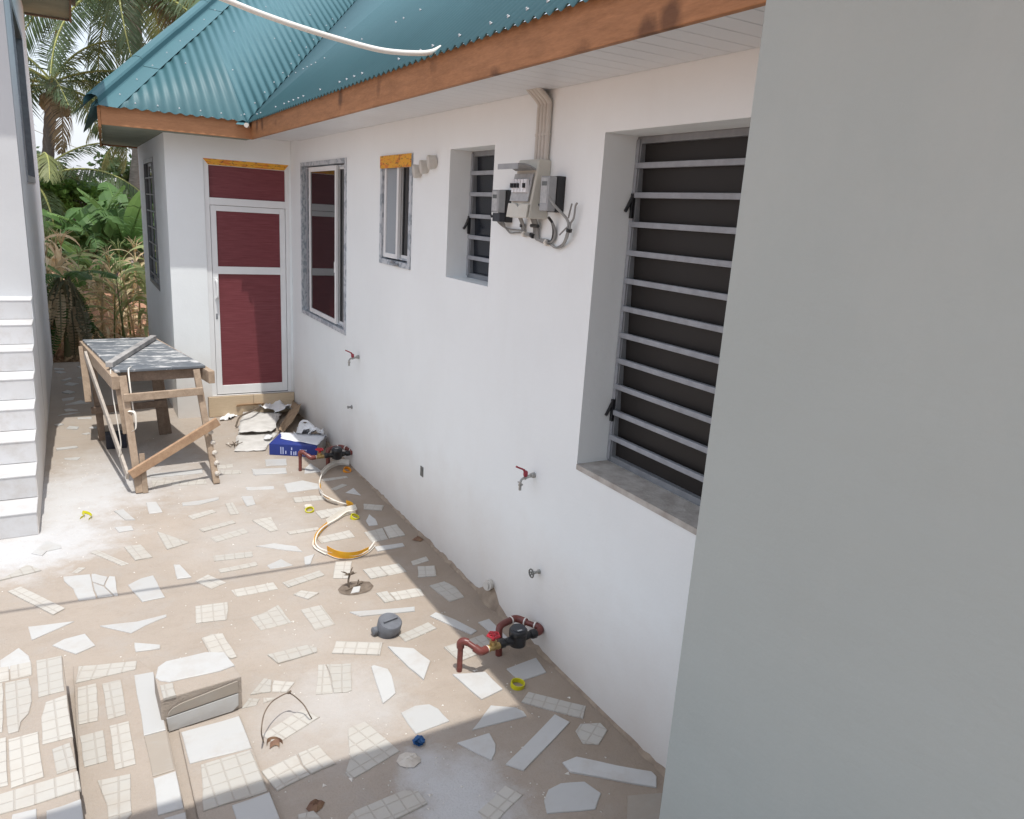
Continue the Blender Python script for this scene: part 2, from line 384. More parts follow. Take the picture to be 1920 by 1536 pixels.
YARD_TILES = """
w -1.637,6.685 -1.22,6.661 -1.229,6.557 -1.64,6.583
g -1.635,6.501 -1.233,6.393 -1.238,6.275 -1.641,6.367
g -1.087,6.57 -0.921,6.518 -0.936,6.437 -1.095,6.479
g -1.088,6.725 -0.959,6.71 -0.973,6.63 -1.102,6.64
w -0.834,6.522 -0.553,6.452 -0.58,6.308 -0.85,6.376
w -1.471,5.921 -1.353,5.917 -1.2,5.94 -1.208,5.89 -1.353,5.84 -1.473,5.86
w -1.715,6.014 -1.645,6.005 -1.623,5.779 -1.712,5.782
g -1.462,5.635 -1.284,5.696 -1.265,5.639 -1.44,5.557
g -1.178,5.79 -1.12,5.792 -1.118,5.548 -1.18,5.547
w -1.036,5.896 -0.957,5.873 -0.969,5.692 -1.037,5.674
w -0.963,6.093 -0.755,6.035 -0.761,5.979 -0.969,6.027
g -1.424,5.36 -1.183,5.431 -1.171,5.379 -1.406,5.301
g -1.377,5.184 -1.137,5.266 -1.121,5.18 -1.35,5.097
g -1.055,5.38 -0.917,5.389 -0.922,5.144 -0.979,5.132
w -1.121,4.931 -1,4.936 -0.871,4.829 -0.854,4.728 -0.953,4.796 -1.04,4.871
g -1.692,5.424 -1.517,5.158 -1.66,5.097
g -1.908,5.238 -1.81,5.237 -1.758,5.01 -1.859,5.003
g -2.105,5.229 -2.064,5.25 -1.897,4.97 -1.942,4.961
g -1.402,4.887 -1.159,4.856 -1.169,4.778 -1.41,4.803
g -1.406,4.674 -1.167,4.689 -1.168,4.636 -1.401,4.621
w -1.113,4.618 -1.01,4.674 -0.962,4.555 -1.106,4.559
w -1.937,5.918 -1.875,5.926 -1.812,5.695 -1.876,5.721
w -1.947,5.599 -1.844,5.587 -1.834,5.51 -1.927,5.505
w -2.438,5.354 -2.355,5.527 -2.273,5.414 -2.269,5.373 -2.352,5.356 -2.376,5.292
g -2.585,5.012 -2.453,5.18 -2.375,5.066
g -2.213,4.968 -2.174,5.032 -2.136,5.012 -2.179,4.954
w -2.258,4.927 -2.117,4.905 -2.102,4.658 -2.093,4.567 -2.179,4.58 -2.206,4.744 -2.254,4.871
w -2.108,4.902 -2.091,4.901 -2.022,4.827 -2.047,4.718 -2.105,4.797
w -2.013,4.83 -1.984,4.811 -1.98,4.554 -2,4.563 -2.042,4.705
w -2.102,4.778 -2.049,4.702 -2.007,4.56 -2.084,4.569 -2.097,4.676
w -1.92,4.668 -1.843,4.729 -1.776,4.745 -1.741,4.43 -1.862,4.423
g -2.537,4.845 -2.477,4.881 -2.249,4.505 -2.305,4.455
w -1.648,4.842 -1.614,4.828 -1.57,4.624 -1.65,4.635
g -1.555,4.569 -1.474,4.629 -1.389,4.48 -1.485,4.43
g -1.379,4.368 -1.129,4.369 -1.122,4.274 -1.363,4.277
g -1.081,4.34 -0.824,4.415 -0.815,4.341 -1.061,4.266
w -2.419,4.372 -2.204,4.339 -2.397,4.22
d -2.083,4.232 -1.901,4.205 -1.753,4.222 -1.756,4.195 -1.867,4.145 -1.94,4.091
w -2.304,4.122 -2.252,4.163 -2.155,4.178 -2.111,4.035 -2.2,3.989
w -1.932,3.982 -1.815,3.907 -1.819,3.872 -1.932,3.891
g -1.597,4.249 -1.425,4.227 -1.437,4.131 -1.463,4.029 -1.619,4.058
g -1.337,4.002 -1.249,4.029 -1.166,4.081 -1.143,3.861 -1.313,3.846
g -1.614,3.886 -1.557,3.903 -1.507,3.889 -1.48,3.632 -1.507,3.629 -1.598,3.732
w -2.527,4.077 -2.452,4.165 -2.405,4.066 -2.388,3.969 -2.52,3.957
w -0.671,6.744 -0.49,6.704 -0.525,6.529 -0.701,6.569
w -0.835,6.506 -0.559,6.442 -0.574,6.324 -0.839,6.356
w -0.664,6.058 -0.5,6.086 -0.401,5.96 -0.423,5.857 -0.68,5.858
d -0.399,6.393 -0.32,6.502 -0.288,6.264 -0.442,6.254
g -0.349,6.072 -0.121,6.072 -0.118,6.037 -0.331,6.015
g -0.336,5.817 -0.211,5.897 -0.183,5.855 -0.309,5.775
d -0.248,5.694 -0.154,5.776 -0.152,5.593
g -0.675,5.726 -0.496,5.713 -0.424,5.649 -0.439,5.599 -0.683,5.621
w -0.969,6.081 -0.752,6.039 -0.758,5.983 -0.962,6.021
g -0.588,5.378 -0.36,5.399 -0.297,5.36 -0.32,5.29 -0.582,5.229
g -0.195,5.398 -0.057,5.309 -0.11,5.218 -0.228,5.299
d -0.285,5.079 -0.223,5.185 -0.21,5.081 -0.231,4.972 -0.295,4.979
g -0.366,4.879 -0.22,4.902 -0.249,4.709 -0.372,4.694
g -0.212,4.902 -0.102,4.92 -0.114,4.718 -0.24,4.711
d -0.383,4.615 -0.179,4.601 -0.186,4.548 -0.387,4.541
g -0.711,4.917 -0.454,4.951 -0.454,4.827 -0.701,4.814
g -0.873,5.084 -0.647,5.083 -0.653,5.04 -0.863,5.036
w -0.866,4.642 -0.793,4.659 -0.856,4.525 -0.89,4.532
g -0.697,4.496 -0.597,4.459 -0.684,4.239 -0.778,4.279
g -0.57,4.315 -0.457,4.316 -0.448,4.181 -0.565,4.177
g -0.451,4.316 -0.321,4.314 -0.315,4.189 -0.442,4.18
g -0.231,4.314 -0.11,4.342 -0.115,4.278 -0.245,4.252
g -0.223,4.223 -0.114,4.19 -0.163,4.053 -0.279,4.078
g -0.258,3.95 -0.148,3.965 -0.112,3.866 -0.118,3.731 -0.226,3.715
g -0.597,3.987 -0.526,3.986 -0.523,3.86 -0.589,3.858
g -0.52,3.962 -0.353,3.951 -0.326,3.929 -0.337,3.847 -0.514,3.858
g -1.056,4.168 -1.002,4.197 -0.911,4.126 -0.991,4.078
g -1.061,3.974 -0.938,3.983 -0.928,3.745 -1.046,3.729
w -0.814,3.837 -0.444,3.74 -0.462,3.696 -0.772,3.766
w -0.404,3.608 -0.358,3.631 -0.284,3.508 -0.226,3.352 -0.271,3.331
d -0.177,3.432 -0.1,3.442 -0.099,3.215 -0.154,3.205
g -0.644,3.491 -0.44,3.548 -0.422,3.47 -0.633,3.415
g -1.335,3.588 -1.125,3.594 -1.087,3.549 -1.094,3.511 -1.302,3.488
g -0.976,3.565 -0.752,3.453 -0.805,3.349 -1.029,3.466
w -0.74,3.404 -0.621,3.331 -0.586,3.186 -0.682,3.05 -0.71,3.181
w -0.882,3.267 -0.866,3.275 -0.813,3.213 -0.814,3.154 -0.85,3.007 -0.933,2.957
g -1.123,3.392 -1.089,3.384 -1.1,3.256 -1.124,3.137 -1.199,3.162
g -1.084,3.381 -0.967,3.336 -1.034,3.12 -1.055,3.116 -1.118,3.136 -1.094,3.253
g -1.481,3.286 -1.393,3.39 -1.362,3.362 -1.387,3.27
g -1.357,3.356 -1.266,3.297 -1.319,3.238 -1.382,3.267
g -1.536,3.202 -1.489,3.263 -1.447,3.238 -1.47,3.196
g -1.438,3.197 -1.43,3.236 -1.37,3.208
g -1.491,2.976 -1.285,3.078 -1.227,2.989 -1.412,2.905 -1.463,2.918
w -0.88,2.858 -0.8,2.878 -0.735,2.861 -0.709,2.809 -0.699,2.708 -0.874,2.691
g -0.466,3.277 -0.213,3.302 -0.208,3.161 -0.446,3.122
w -0.53,3.031 -0.367,2.979 -0.356,2.814 -0.489,2.786
d -0.251,2.959 -0.056,2.982 -0.077,2.846 -0.239,2.836
g -1.138,2.856 -1.051,2.873 -0.999,2.687 -0.982,2.618 -1.221,2.545 -1.233,2.591 -1.188,2.667
g -1.542,2.749 -1.387,2.789 -1.384,2.709 -1.366,2.644 -1.507,2.611
g -1.379,2.789 -1.288,2.804 -1.254,2.662 -1.359,2.644 -1.378,2.71
d -0.632,2.606 -0.469,2.728 -0.367,2.663 -0.347,2.621 -0.351,2.585
d -0.731,2.557 -0.569,2.555 -0.579,2.476 -0.604,2.432 -0.644,2.394
d -0.601,2.344 -0.222,2.537 -0.189,2.459 -0.55,2.278
g -0.32,2.687 -0.25,2.74 -0.049,2.524 -0.115,2.455 -0.199,2.545
g -0.199,2.396 -0.149,2.427 -0.06,2.392 -0.06,2.336 -0.156,2.273 -0.217,2.31
d -0.371,2.245 -0.298,2.248 -0.097,2.066 -0.05,2.028 -0.05,1.997 -0.092,1.948 -0.372,2.182
d -0.56,2.096 -0.511,2.139 -0.444,2.146 -0.349,2.11 -0.325,2.025 -0.396,1.965 -0.586,2.032
b -0.232,1.965 -0.092,1.912 -0.205,1.796 -0.324,1.854
g -0.828,2.162 -0.66,2.238 -0.623,2.16 -0.793,2.083 -0.831,2.102
g -1.299,2.351 -1.268,2.372 -1.051,2.39 -1.001,2.362 -0.992,2.287 -1.16,2.263 -1.3,2.331
g -1.466,2.451 -1.407,2.444 -1.385,2.373 -1.47,2.414
d -2.38,11.081 -2.321,11.152 -2.247,11.049 -2.311,10.981
d -2.136,10.694 -2.086,10.735 -2.026,10.561 -2.042,10.487
d -2.274,10.32 -2.214,10.429 -2.111,10.327 -2.186,10.224
d -2.291,9.899 -2.233,9.998 -2.156,9.885 -2.215,9.81
d -2.289,9.59 -2.163,9.65 -2.177,9.516 -2.28,9.482
d -2.254,9.289 -2.104,9.452 -2.015,9.322 -2.148,9.299
d -2.266,9.075 -2.217,9.099 -2.138,9.018 -2.25,9.005
d -2.321,8.848 -2.217,8.927 -2.115,8.915 -2.217,8.871
d -2.349,8.487 -2.303,8.523 -2.264,8.477 -2.31,8.431
w -2.245,8.304 -2.218,8.395 -2.134,8.334 -2.15,8.257
w -2.146,8.703 -2.017,8.699 -2.018,8.627 -2.142,8.655
w -2.115,8.085 -2.054,8.112 -2.036,8.075 -2.078,8.041
w -2.05,8.274 -2.026,8.317 -1.98,8.292 -1.989,8.238
d -2.308,10.555 -2.203,10.684 -2.184,10.627 -2.261,10.517
d -2.129,11.399 -2.067,11.415 -2.047,11.32 -2.089,11.271
d -2.383,11.339 -2.272,11.284 -2.272,11.197 -2.382,11.223
w -2.325,7.665 -2.163,7.68 -2.149,7.633 -2.317,7.606
w -2.261,7.346 -2.166,7.339 -2.132,7.327 -2.16,7.258 -2.254,7.304
d -1.498,9.499 -1.4,9.427 -1.453,9.353
"""
STEP_TILES = """
L g -2.445,3.654 -2.365,3.655 -2.358,3.542 -2.436,3.537
L g -2.541,3.665 -2.451,3.653 -2.441,3.534 -2.532,3.545
L g -2.455,3.521 -2.369,3.519 -2.356,3.427 -2.351,3.337 -2.359,3.25 -2.384,3.203 -2.389,3.143 -2.423,3.141 -2.435,3.259
L g -2.531,3.532 -2.466,3.527 -2.456,3.437 -2.445,3.164 -2.504,3.171
L g -2.344,3.655 -2.244,3.652 -2.233,3.358 -2.328,3.352
L g -2.3,3.301 -2.224,3.321 -2.203,3.019 -2.306,3.018 -2.314,3.197
L g -2.421,3.103 -2.323,3.107 -2.296,2.82 -2.397,2.806
L g -2.273,2.97 -2.214,2.985 -2.193,2.824 -2.256,2.816
L g -2.474,2.785 -2.189,2.8 -2.18,2.694 -2.332,2.683 -2.467,2.683
L w -2.386,2.663 -2.315,2.659 -2.308,2.546 -2.388,2.585
L w -2.285,2.633 -2.181,2.642 -2.174,2.48 -2.278,2.531
L g -2.5,3.121 -2.43,3.122 -2.407,2.826 -2.478,2.831
C g -2.186,3.764 -1.936,3.701 -1.946,3.63 -2.2,3.624
C g -2.191,3.583 -2.117,3.585 -2.113,3.385 -2.118,3.29 -2.19,3.295
C g -2.092,3.567 -2.015,3.569 -2.009,3.288 -2.08,3.281
C g -2.188,3.21 -2.101,3.213 -2.093,3.002 -2.174,3.002
C g -2.075,3.231 -2.001,3.231 -1.994,2.935 -2.068,2.934
C g -2.131,2.898 -2.016,2.885 -2.026,2.662 -2.053,2.622 -2.103,2.647 -2.105,2.752
C w -1.956,3.581 -1.874,3.575 -1.866,3.103 -1.951,3.102
C b -1.951,3.099 -1.865,3.093 -1.862,2.834 -1.94,2.831
C w -1.94,2.817 -1.858,2.824 -1.854,2.607 -1.941,2.611
C w -1.923,2.585 -1.85,2.583 -1.854,2.476 -1.924,2.51
B w -1.86,3.431 -1.824,3.462 -1.645,3.466 -1.567,3.426 -1.544,3.299 -1.61,3.282 -1.826,3.287 -1.863,3.315 -1.878,3.348
B g -1.867,3.277 -1.814,3.274 -1.812,3.174 -1.863,3.17
K w -1.805,3.112 -1.561,3.121 -1.553,2.886 -1.798,2.895
K g -1.758,2.871 -1.559,2.873 -1.547,2.604 -1.786,2.605 -1.771,2.728
K w -1.685,2.588 -1.542,2.596 -1.537,2.366 -1.68,2.436
"""
# ------------------------------------------------------------------ ground
b = MB(); b.quad((-400, -60, -.06), (400, -60, -.06), (400, 700, -.06), (-400, 700, -.06))
tag(b.build('ground', 'soil'), 'red laterite soil beyond the concrete yard', kind='structure')
yard = MB(); yard.box((-7.0, -3.0, -.30), (3.0, 11.72, 0.0))
yard = tag(yard.build('paved_yard', 'concrete'), kind='structure')

def tile(name, poly, z, kind, parent, th=.011, tilt=.0016, mat=None, cut=True):
    """one broken piece of tile: outline with slightly ragged edges, proud of its bed, bevelled round the top"""
    pts = [Vector((p[0], p[1])) for p in poly]
    c = sum(pts, Vector((0, 0))) / len(pts)
    # longest edge gives the local x axis, so the printed grid follows the piece
    e = max(((pts[(i + 1) % len(pts)] - pts[i]) for i in range(len(pts))), key=lambda v: v.length)
    ang = math.atan2(e.y, e.x); M = Matrix.Rotation(-ang, 2)
    P = [M @ (p - c) for p in pts]
    out = []
    for i, p in enumerate(P):
        q = P[(i + 1) % len(P)]; out.append(p)
        L = (q - p).length
        if cut and L > .09:
            n = Vector((-(q - p).y, (q - p).x)).normalized(); k = 2 if L > .2 else 1
            for j in range(k): out.append(p.lerp(q, (j + 1) / (k + 1)) + n * ru(-.0025, .0025))
    n = len(out); tx, ty = ru(-tilt, tilt) * 3, ru(-tilt, tilt) * 3
    top = []
    ctr = sum(out, Vector((0, 0))) / n
    for p in out:
        d = (ctr - p); q = p + d.normalized() * min(.003, d.length * .3); top.append(q)
    hz = lambda p, z_: z_ + p.x * tx + p.y * ty
    v = [(p.x, p.y, -th + .004) for p in out] + [(p.x, p.y, hz(p, .0032)) for p in out] + [(p.x, p.y, hz(p, .0055)) for p in top]
    f = []
    for r in (0, 1):
        for i in range(n): f.append((r * n + i, r * n + (i + 1) % n, (r + 1) * n + (i + 1) % n, (r + 1) * n + i))
    f.append(tuple(range(2 * n, 3 * n)))
    me = bpy.data.meshes.new(name); me.from_pydata(v, [], f); me.materials.append(MATS[mat or ('tile_' + kind)])
    bm_ = bmesh.new(); bm_.from_mesh(me); bmesh.ops.recalc_face_normals(bm_, faces=bm_.faces); bm_.to_mesh(me); bm_.free()
    o = bpy.data.objects.new(name, me); COL.objects.link(o); o.parent = parent
    w = world_loc(parent); o.location = (c.x - w.x, c.y - w.y, z - w.z); o.rotation_euler.z = ang
    return o
for line in YARD_TILES.strip().split('\n'):
    k, *ps = line.split(); tile('tile', [tuple(map(float, p.split(','))) for p in ps], ru(-.0015, .004), k, yard)

# ------------------------------------------------------------------ low tiled entry steps in the foreground
est = thing('entry_steps', 'low broken tile steps and ramp in the foreground corner', 'steps', (-2.1, 2.6, 0))
def slab(name, poly, z, mat='concrete'):
    m = MB(); m.prism([(x, y, .0015) for x, y in poly], (0, 0, z - .0015)); return m.build(name, mat, est, bevel=.006)
slab('landing', [(-4.2, 3.60), (-2.485, 3.636), (-2.242, 3.660), (-2.176, 2.55), (-2.15, 1.3), (-4.2, 1.3)], .20)
slab('ramp', [(-2.21, 3.790), (-1.925, 3.712), (-1.868, 3.58), (-1.849, 2.55), (-1.84, 1.3), (-2.16, 1.3)], .06)
slab('step_block', [(-1.876, 3.172), (-1.882, 3.40), (-1.83, 3.468), (-1.645, 3.474), (-1.566, 3.432), (-1.530, 3.205)], .17)
slab('pad', [(-1.812, 3.150), (-1.556, 3.150), (-1.533, 2.40), (-1.53, 1.3), (-1.80, 1.3)], .02)
ZL = {'L': .20, 'C': .06, 'B': .17, 'K': .02}
for line in STEP_TILES.strip().split('\n'):
    s_, k, *ps = line.split(); tile('tile', [tuple(map(float, p.split(','))) for p in ps], ZL[s_], k, est)
def face_tile(poly, mat):          # strips of tile on the riser of the block
    m = MB(); m.prism(poly, (0, -.006, 0)); return m.build('riser_tile', mat, est, bevel=.0015)
face_tile([(-1.852, 3.169, .082), (-1.848, 3.169, .098), (-1.83, 3.17, .118), (-1.79, 3.175, .130), (-1.55, 3.198, .158), (-1.548, 3.198, .098)], 'tile_b')
face_tile([(-1.856, 3.169, .076), (-1.549, 3.198, .092), (-1.550, 3.198, .030), (-1.575, 3.196, .008), (-1.85, 3.168, .006)], 'tile_d')

# ------------------------------------------------------------------ main house
house = thing('white_house', 'long white house with corrugated teal roof and maroon door', 'house', (0, 5, 0))
def wall_holes(name, fixed, axis, a0, a1, z0, z1, holes, depth, mat, parent, out):
    """wall on a plane x=fixed or y=fixed with rectangular openings and their reveals; out = sign of the outer side"""
    P = lambda a, z, d=0.0: (fixed - out * d, a, z) if axis == 'x' else (a, fixed - out * d, z)
    A = sorted({a0, a1, *[h[0] for h in holes], *[h[1] for h in holes]}); Z = sorted({z0, z1, *[h[2] for h in holes], *[h[3] for h in holes]})
    m = MB()
    for i in range(len(A) - 1):
        for j in range(len(Z) - 1):
            ca, cz = (A[i] + A[i + 1]) / 2, (Z[j] + Z[j + 1]) / 2
            if any(h[0] < ca < h[1] and h[2] < cz < h[3] for h in holes): continue
            m.quad(P(A[i], Z[j]), P(A[i + 1], Z[j]), P(A[i + 1], Z[j + 1]), P(A[i], Z[j + 1]))
            m.quad(P(A[i], Z[j], depth), P(A[i + 1], Z[j], depth), P(A[i + 1], Z[j + 1], depth), P(A[i], Z[j + 1], depth))
    for (p, q) in (((a0, z0), (a1, z0)), ((a1, z0), (a1, z1)), ((a1, z1), (a0, z1)), ((a0, z1), (a0, z0))):
        m.quad(P(*p), P(*q), P(*q, depth), P(*p, depth))
    for (b0, b1, c0, c1) in holes:
        for (p, q) in (((b0, c0), (b1, c0)), ((b1, c0), (b1, c1)), ((b1, c1), (b0, c1)), ((b0, c1), (b0, c0))):
            m.quad(P(*p), P(*q), P(*q, depth), P(*p, depth), 0)
    o = m.build(name, mat, parent); return o
W1 = (6.482, 7.962, 1.178, 2.690); W2 = (5.022, 5.638, 1.886, 2.675); W3 = (3.855, 4.432, 1.896, 2.673); W4 = (1.88, 2.839, 1.145, 2.678)
wall_holes('wall', 0.0, 'x', 1.472, 8.40, -.2, 2.99, [W1, W2, W3, W4], .25, 'white_wall', house, -1)
DOOR = (-.868, -.022, .226, 2.674)
wall_holes('wall', 8.386, 'y', -1.217, -.001, -.2, 2.99, [DOOR], .22, 'white_wall', house, -1)
LW = (9.56, 10.78, 1.21, 2.695)
wall_holes('wall', -1.217, 'x', 8.607, 11.56, -.2, 2.93, [LW], .20, 'white_wall', house, -1)
b = MB(); b.box((-1.2, 11.40, -.2), (6, 11.56, 2.93)); b.box((5.8, 1.474, -.2), (6, 11.4, 2.93)); b.build('rear_wall', 'white_wall', house)
# dark rooms behind the openings
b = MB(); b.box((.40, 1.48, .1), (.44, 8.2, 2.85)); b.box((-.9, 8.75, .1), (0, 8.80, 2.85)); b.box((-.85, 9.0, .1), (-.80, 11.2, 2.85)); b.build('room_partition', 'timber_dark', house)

# mortar skirt along the foot of the long wall, with a hump where a pipe comes out
b = MB(); ys = [1.475 + i * .045 for i in range(156)]; prof = []
for y in ys:
    n1 = .5 + .5 * math.sin(y * 9.1 + 2 * math.sin(y * 3.7)); hmp = math.exp(-((y - 3.62) / .10) ** 2)
    w = .014 + .016 * n1 * rnd() + .030 * hmp + (.020 if 3.0 < y < 3.5 else 0) * rnd(); h = .012 + .022 * n1 * rnd() + .125 * hmp
    prof.append((w, h))
for i in range(len(ys) - 1):
    (w0, h0), (w1, h1) = prof[i], prof[i + 1]; y0, y1 = ys[i], ys[i + 1]
    a0, a1 = (-w0, y0, .001), (-w1, y1, .001); m0, m1 = (-w0 * .55, y0, h0 * .45), (-w1 * .55, y1, h1 * .45); t0, t1 = (.002, y0, h0), (.002, y1, h1)
    b.quad(a0, a1, m1, m0); b.quad(m0, m1, t1, t0)
b.build('mortar_skirt', 'mortar', house, smooth=True)

# --- fascias
XF, ZF, YF = -.476, 2.868, 8.005
b = MB(); b.box((XF, 1.473, ZF), (XF + .025, YF + .0, 3.033)); b.build('fascia_board', 'fascia', house, bevel=.003)
b = MB(); b.box((-1.757, YF, ZF), (XF + .027, YF + .025, 3.034)); b.build('fascia_board', 'fascia_lit', house, bevel=.003)
b = MB(); b.hexa([(-1.783, YF - .004, ZF - .02), (-1.758, YF - .004, ZF - .02), (-1.63, 11.6, ZF - .02), (-1.655, 11.6, ZF - .02), (-1.783, YF - .004, 3.03), (-1.758, YF - .004, 3.03), (-1.63, 11.6, 3.03), (-1.655, 11.6, 3.03)])
b.build('fascia_board', 'fascia', house, bevel=.003)
# --- soffits: pvc strips along the long wall, green painted ply round the corner
sf = MB(); sf.box((XF + .027, 1.474, 2.914), (-.002, 8.38, 2.93)); sf = sf.build('soffit', 'pvc_soffit', house)
st = MB(); st.box((XF + .028, 0, 0), (-.003, .1045, .012)); st0 = None
y = 1.478; first = None
while y < 7.9:
    m = MB(); m.box((XF + .028, y, 2.899), (-.003, y + .1035, 2.912))
    if first is None:
        first = m.build('soffit_strip', 'pvc_soffit', sf, bevel=.0025); fy = y
    else:
        o = first.copy(); COL.objects.link(o); o.parent = sf; o.location = (0, y - fy, 0)
    y += .107
b = MB(); b.prism([(-1.752, YF + .026, ZF + .012), (XF + .03, YF + .026, ZF + .012), (XF + .03, 8.384, ZF + .012), (-1.219, 8.384, ZF + .012), (-1.219, 11.55, ZF + .012), (-1.625, 11.55, ZF + .012)], (0, 0, .012)); b.build('soffit', 'green_ply', house)
b = MB(); b.box((-1.63, 11.55, ZF - .005), (-1.219, 11.575, ZF + .03)); b.build('soffit_batten', 'fascia', house)

# --- corrugated roofs
PW, PL = .60, .95                      # slope of the wing and of the long side
RZ = 3.018
def corr(t, pitch, amp): return amp * math.cos(2 * math.pi * t / pitch)
def roof_sheet(name, run, rise, a0, a1, smax, pitch, amp, cuts, parent):
    """corrugated sheet: a runs along the eave, s up the slope (in plan); trimmed by vertical planes (point, outward normal)"""
    m = MB(); n = int(round((a1 - a0) / pitch * 10)); rows = []
    for i in range(n + 1):
        a = a0 + (a1 - a0) * i / n; h = corr(a, pitch, amp); rows.append([run(a, s) + Vector((0, 0, rise * s + h)) for s in (0, smax)])
    for i in range(n): m.quad(rows[i][0], rows[i + 1][0], rows[i + 1][1], rows[i][1])
    o = m.build(name, 'roof', parent, smooth=True, recalc=False); bm_ = bmesh.new(); bm_.from_mesh(o.data); w = world_loc(parent)
    bmesh.ops.remove_doubles(bm_, verts=bm_.verts, dist=1e-5)
    for p, nn in cuts: bmesh.ops.bisect_plane(bm_, geom=bm_.verts[:] + bm_.edges[:] + bm_.faces[:], plane_co=Vector(p) - w, plane_no=Vector(nn), clear_outer=True)
    for f in bm_.faces: f.smooth = True
    bm_.to_mesh(o.data); bm_.free()
    so_ = o.modifiers.new('thickness', 'SOLIDIFY'); so_.thickness = .0012; so_.offset = 0
    return o
XE, YE = -.505, 7.962
kv = PL / PW                            # valley heads (1, kv) in plan
XH = -1.805; kh = 1.80
nv = Vector((-kv, 1, 0)).normalized(); nh = Vector((-kh, 1, 0)).normalized()
roof_sheet('roof_sheet', lambda a, s: Vector((XE + s, a, RZ)), PL, 1.474, 13.2, 3.4, .076, .0095, [((XE, YE + .012, 0), nv)], house)
roof_sheet('roof_sheet', lambda a, s: Vector((a, YE + s, RZ + .006)), PW, XH, 2.2, 6.5, .092, .0085, [((XE - .012, YE, 0), -nv), ((XH, YE, 0), nh)], house)
roof_sheet('roof_sheet', lambda a, s: Vector((XH - .02 + s, a, RZ)), PW * kh, YE, 11.75, 2.2, .092, .0115, [((XH, YE, 0), -nh)], house)
# hip cap: two flat wings and a rolled ridge
hd = Vector((1, kh, PW * kh)); L = 2.6
def hp(t, side, up): return Vector((XH, YE, RZ)) + hd * t + side + Vector((0, 0, up))
b = MB(); sv = Vector((.15, .0, .0))                       # lies on the wing plane: moving along x keeps the height
lv = Vector((-.02, .13, .0)) * 0
segs = [(-.02 + i * (L + .02) / 6) for i in range(7)]
for i in range(6):
    t0, t1 = segs[i], segs[i + 1]; ov = .004 * (i % 2)
    PR = [(.20, .018), (.060, .026), (.052, .036), (.050, .088), (.036, .104), (.0, .112), (-.040, .100), (-.058, .07), (-.065, .02), (-.17, -.10)]
    for (x0, z0), (x1, z1) in zip(PR, PR[1:]): b.quad(hp(t0, Vector((x0, 0, 0)), z0 + ov), hp(t1, Vector((x0, 0, 0)), z0 + ov), hp(t1, Vector((x1, 0, 0)), z1 + ov), hp(t0, Vector((x1, 0, 0)), z1 + ov))
cap = b.build('hip_cap', 'roof', house, smooth=True)
# valley gutter: dark folded sheet under both edges
b = MB()
v0 = Vector((XE, YE, RZ - .012)); vd = Vector((1, kv, PL))
b.quad(v0 + vd * -.02 + Vector((-.10, 0, 0)), v0 + vd * 2.4 + Vector((-.10, 0, 0)), v0 + vd * 2.4, v0 + vd * -.02)
b.quad(v0 + vd * -.02, v0 + vd * 2.4, v0 + vd * 2.4 + Vector((.09, 0, .07)), v0 + vd * -.02 + Vector((.09, 0, .07)))
b.build('valley_gutter', 'roof', house)
b = MB(); b.tube([(-.50, 7.99, 2.988), (-.535, 7.90, 2.985)], .022, 12); b.build('gutter_outlet', 'pvc_conduit', house)
# roofing screws with pale washers
def screw_at(m, p, nrm): m.lathe(p, nrm, [(.0075, 0), (.0075, .003), (.004, .004), (.004, .009), (.002, .010)], 8)
b = MB(); nW = Vector((0, -PW, 1)).normalized(); nL = Vector((-PL, 0, 1)).normalized()
for s_ in (.07, .95, 1.85, 2.7):
    x = XH + .12
    while x < XE + s_ / kv - .02:
        if x > XH + s_ / kh + .16: screw_at(b, (round(x / .092) * .092, YE + s_ + ru(-.02, .02), RZ + .018 + PW * s_), nW)
        x += .184 if s_ < .5 else ru(.25, .6)
for i in range(12):                                        # down the hip cap and along the valley
    t = .10 + i * .17; screw_at(b, hp(t, Vector((.12, 0, 0)), .024), nW)
    t = .06 + i * .15; q = Vector((XE, YE, RZ)) + vd * t + Vector((-.075, 0, 0)); q.z = RZ + .018 + PW * (q.y - YE); screw_at(b, q, nW)
for s_ in (.06, .62, 1.2):
    y = 1.6
    while y < YE - .03 + s_ * kv:
        if rnd() < (.62 if s_ < .1 else .22): screw_at(b, (XE + s_, round(y / .076) * .076, RZ + .011 + PL * s_), nL)
        y += .152
tag(b.build('roof_screws', 'screw_zinc', house), kind='stuff')

# ------------------------------------------------------------------ maroon door with white aluminium frame
door = MB(); D0, D1, E0, E1 = DOOR; YD = 8.386
fw = .05
door.box((D0, YD + .010, E0), (D0 + fw, YD + .075, E1)); door.box((D1 - fw + .012, YD + .010, E0), (D1, YD + .075, E1))
door.box((D0 + fw, YD + .011, E1 - .062), (D1 - fw + .012, YD + .075, E1)); door.box((D0 + fw, YD + .011, 2.226), (D1 - fw + .012, YD + .07, 2.298))
door = door.build('door', 'alu_white', house, bevel=.003)
b = MB(); b.box((D0 + fw, YD + .035, 2.298), (D1 - fw + .012, YD + .045, E1 - .062)); b.build('transom_panel', 'maroon', door)
lx0, lx1 = D0 + fw + .004, D1 - fw + .008
b = MB(); b.box((lx0, YD + .017, .236), (lx0 + .056, YD + .062, 2.222)); b.box((lx1 - .056, YD + .017, .236), (lx1, YD + .062, 2.222))
for z0, z1 in ((.236, .332), (1.529, 1.606), (2.168, 2.222)): b.box((lx0 + .056, YD + .018, z0), (lx1 - .056, YD + .06, z1))
b.build('door_leaf', 'alu_white', door, bevel=.002)
for z0, z1 in ((.332, 1.529), (1.606, 2.168)):
    m = MB(); m.box((lx0 + .056, YD + .032, z0), (lx1 - .056, YD + .042, z1)); m.build('door_panel', 'maroon', door)
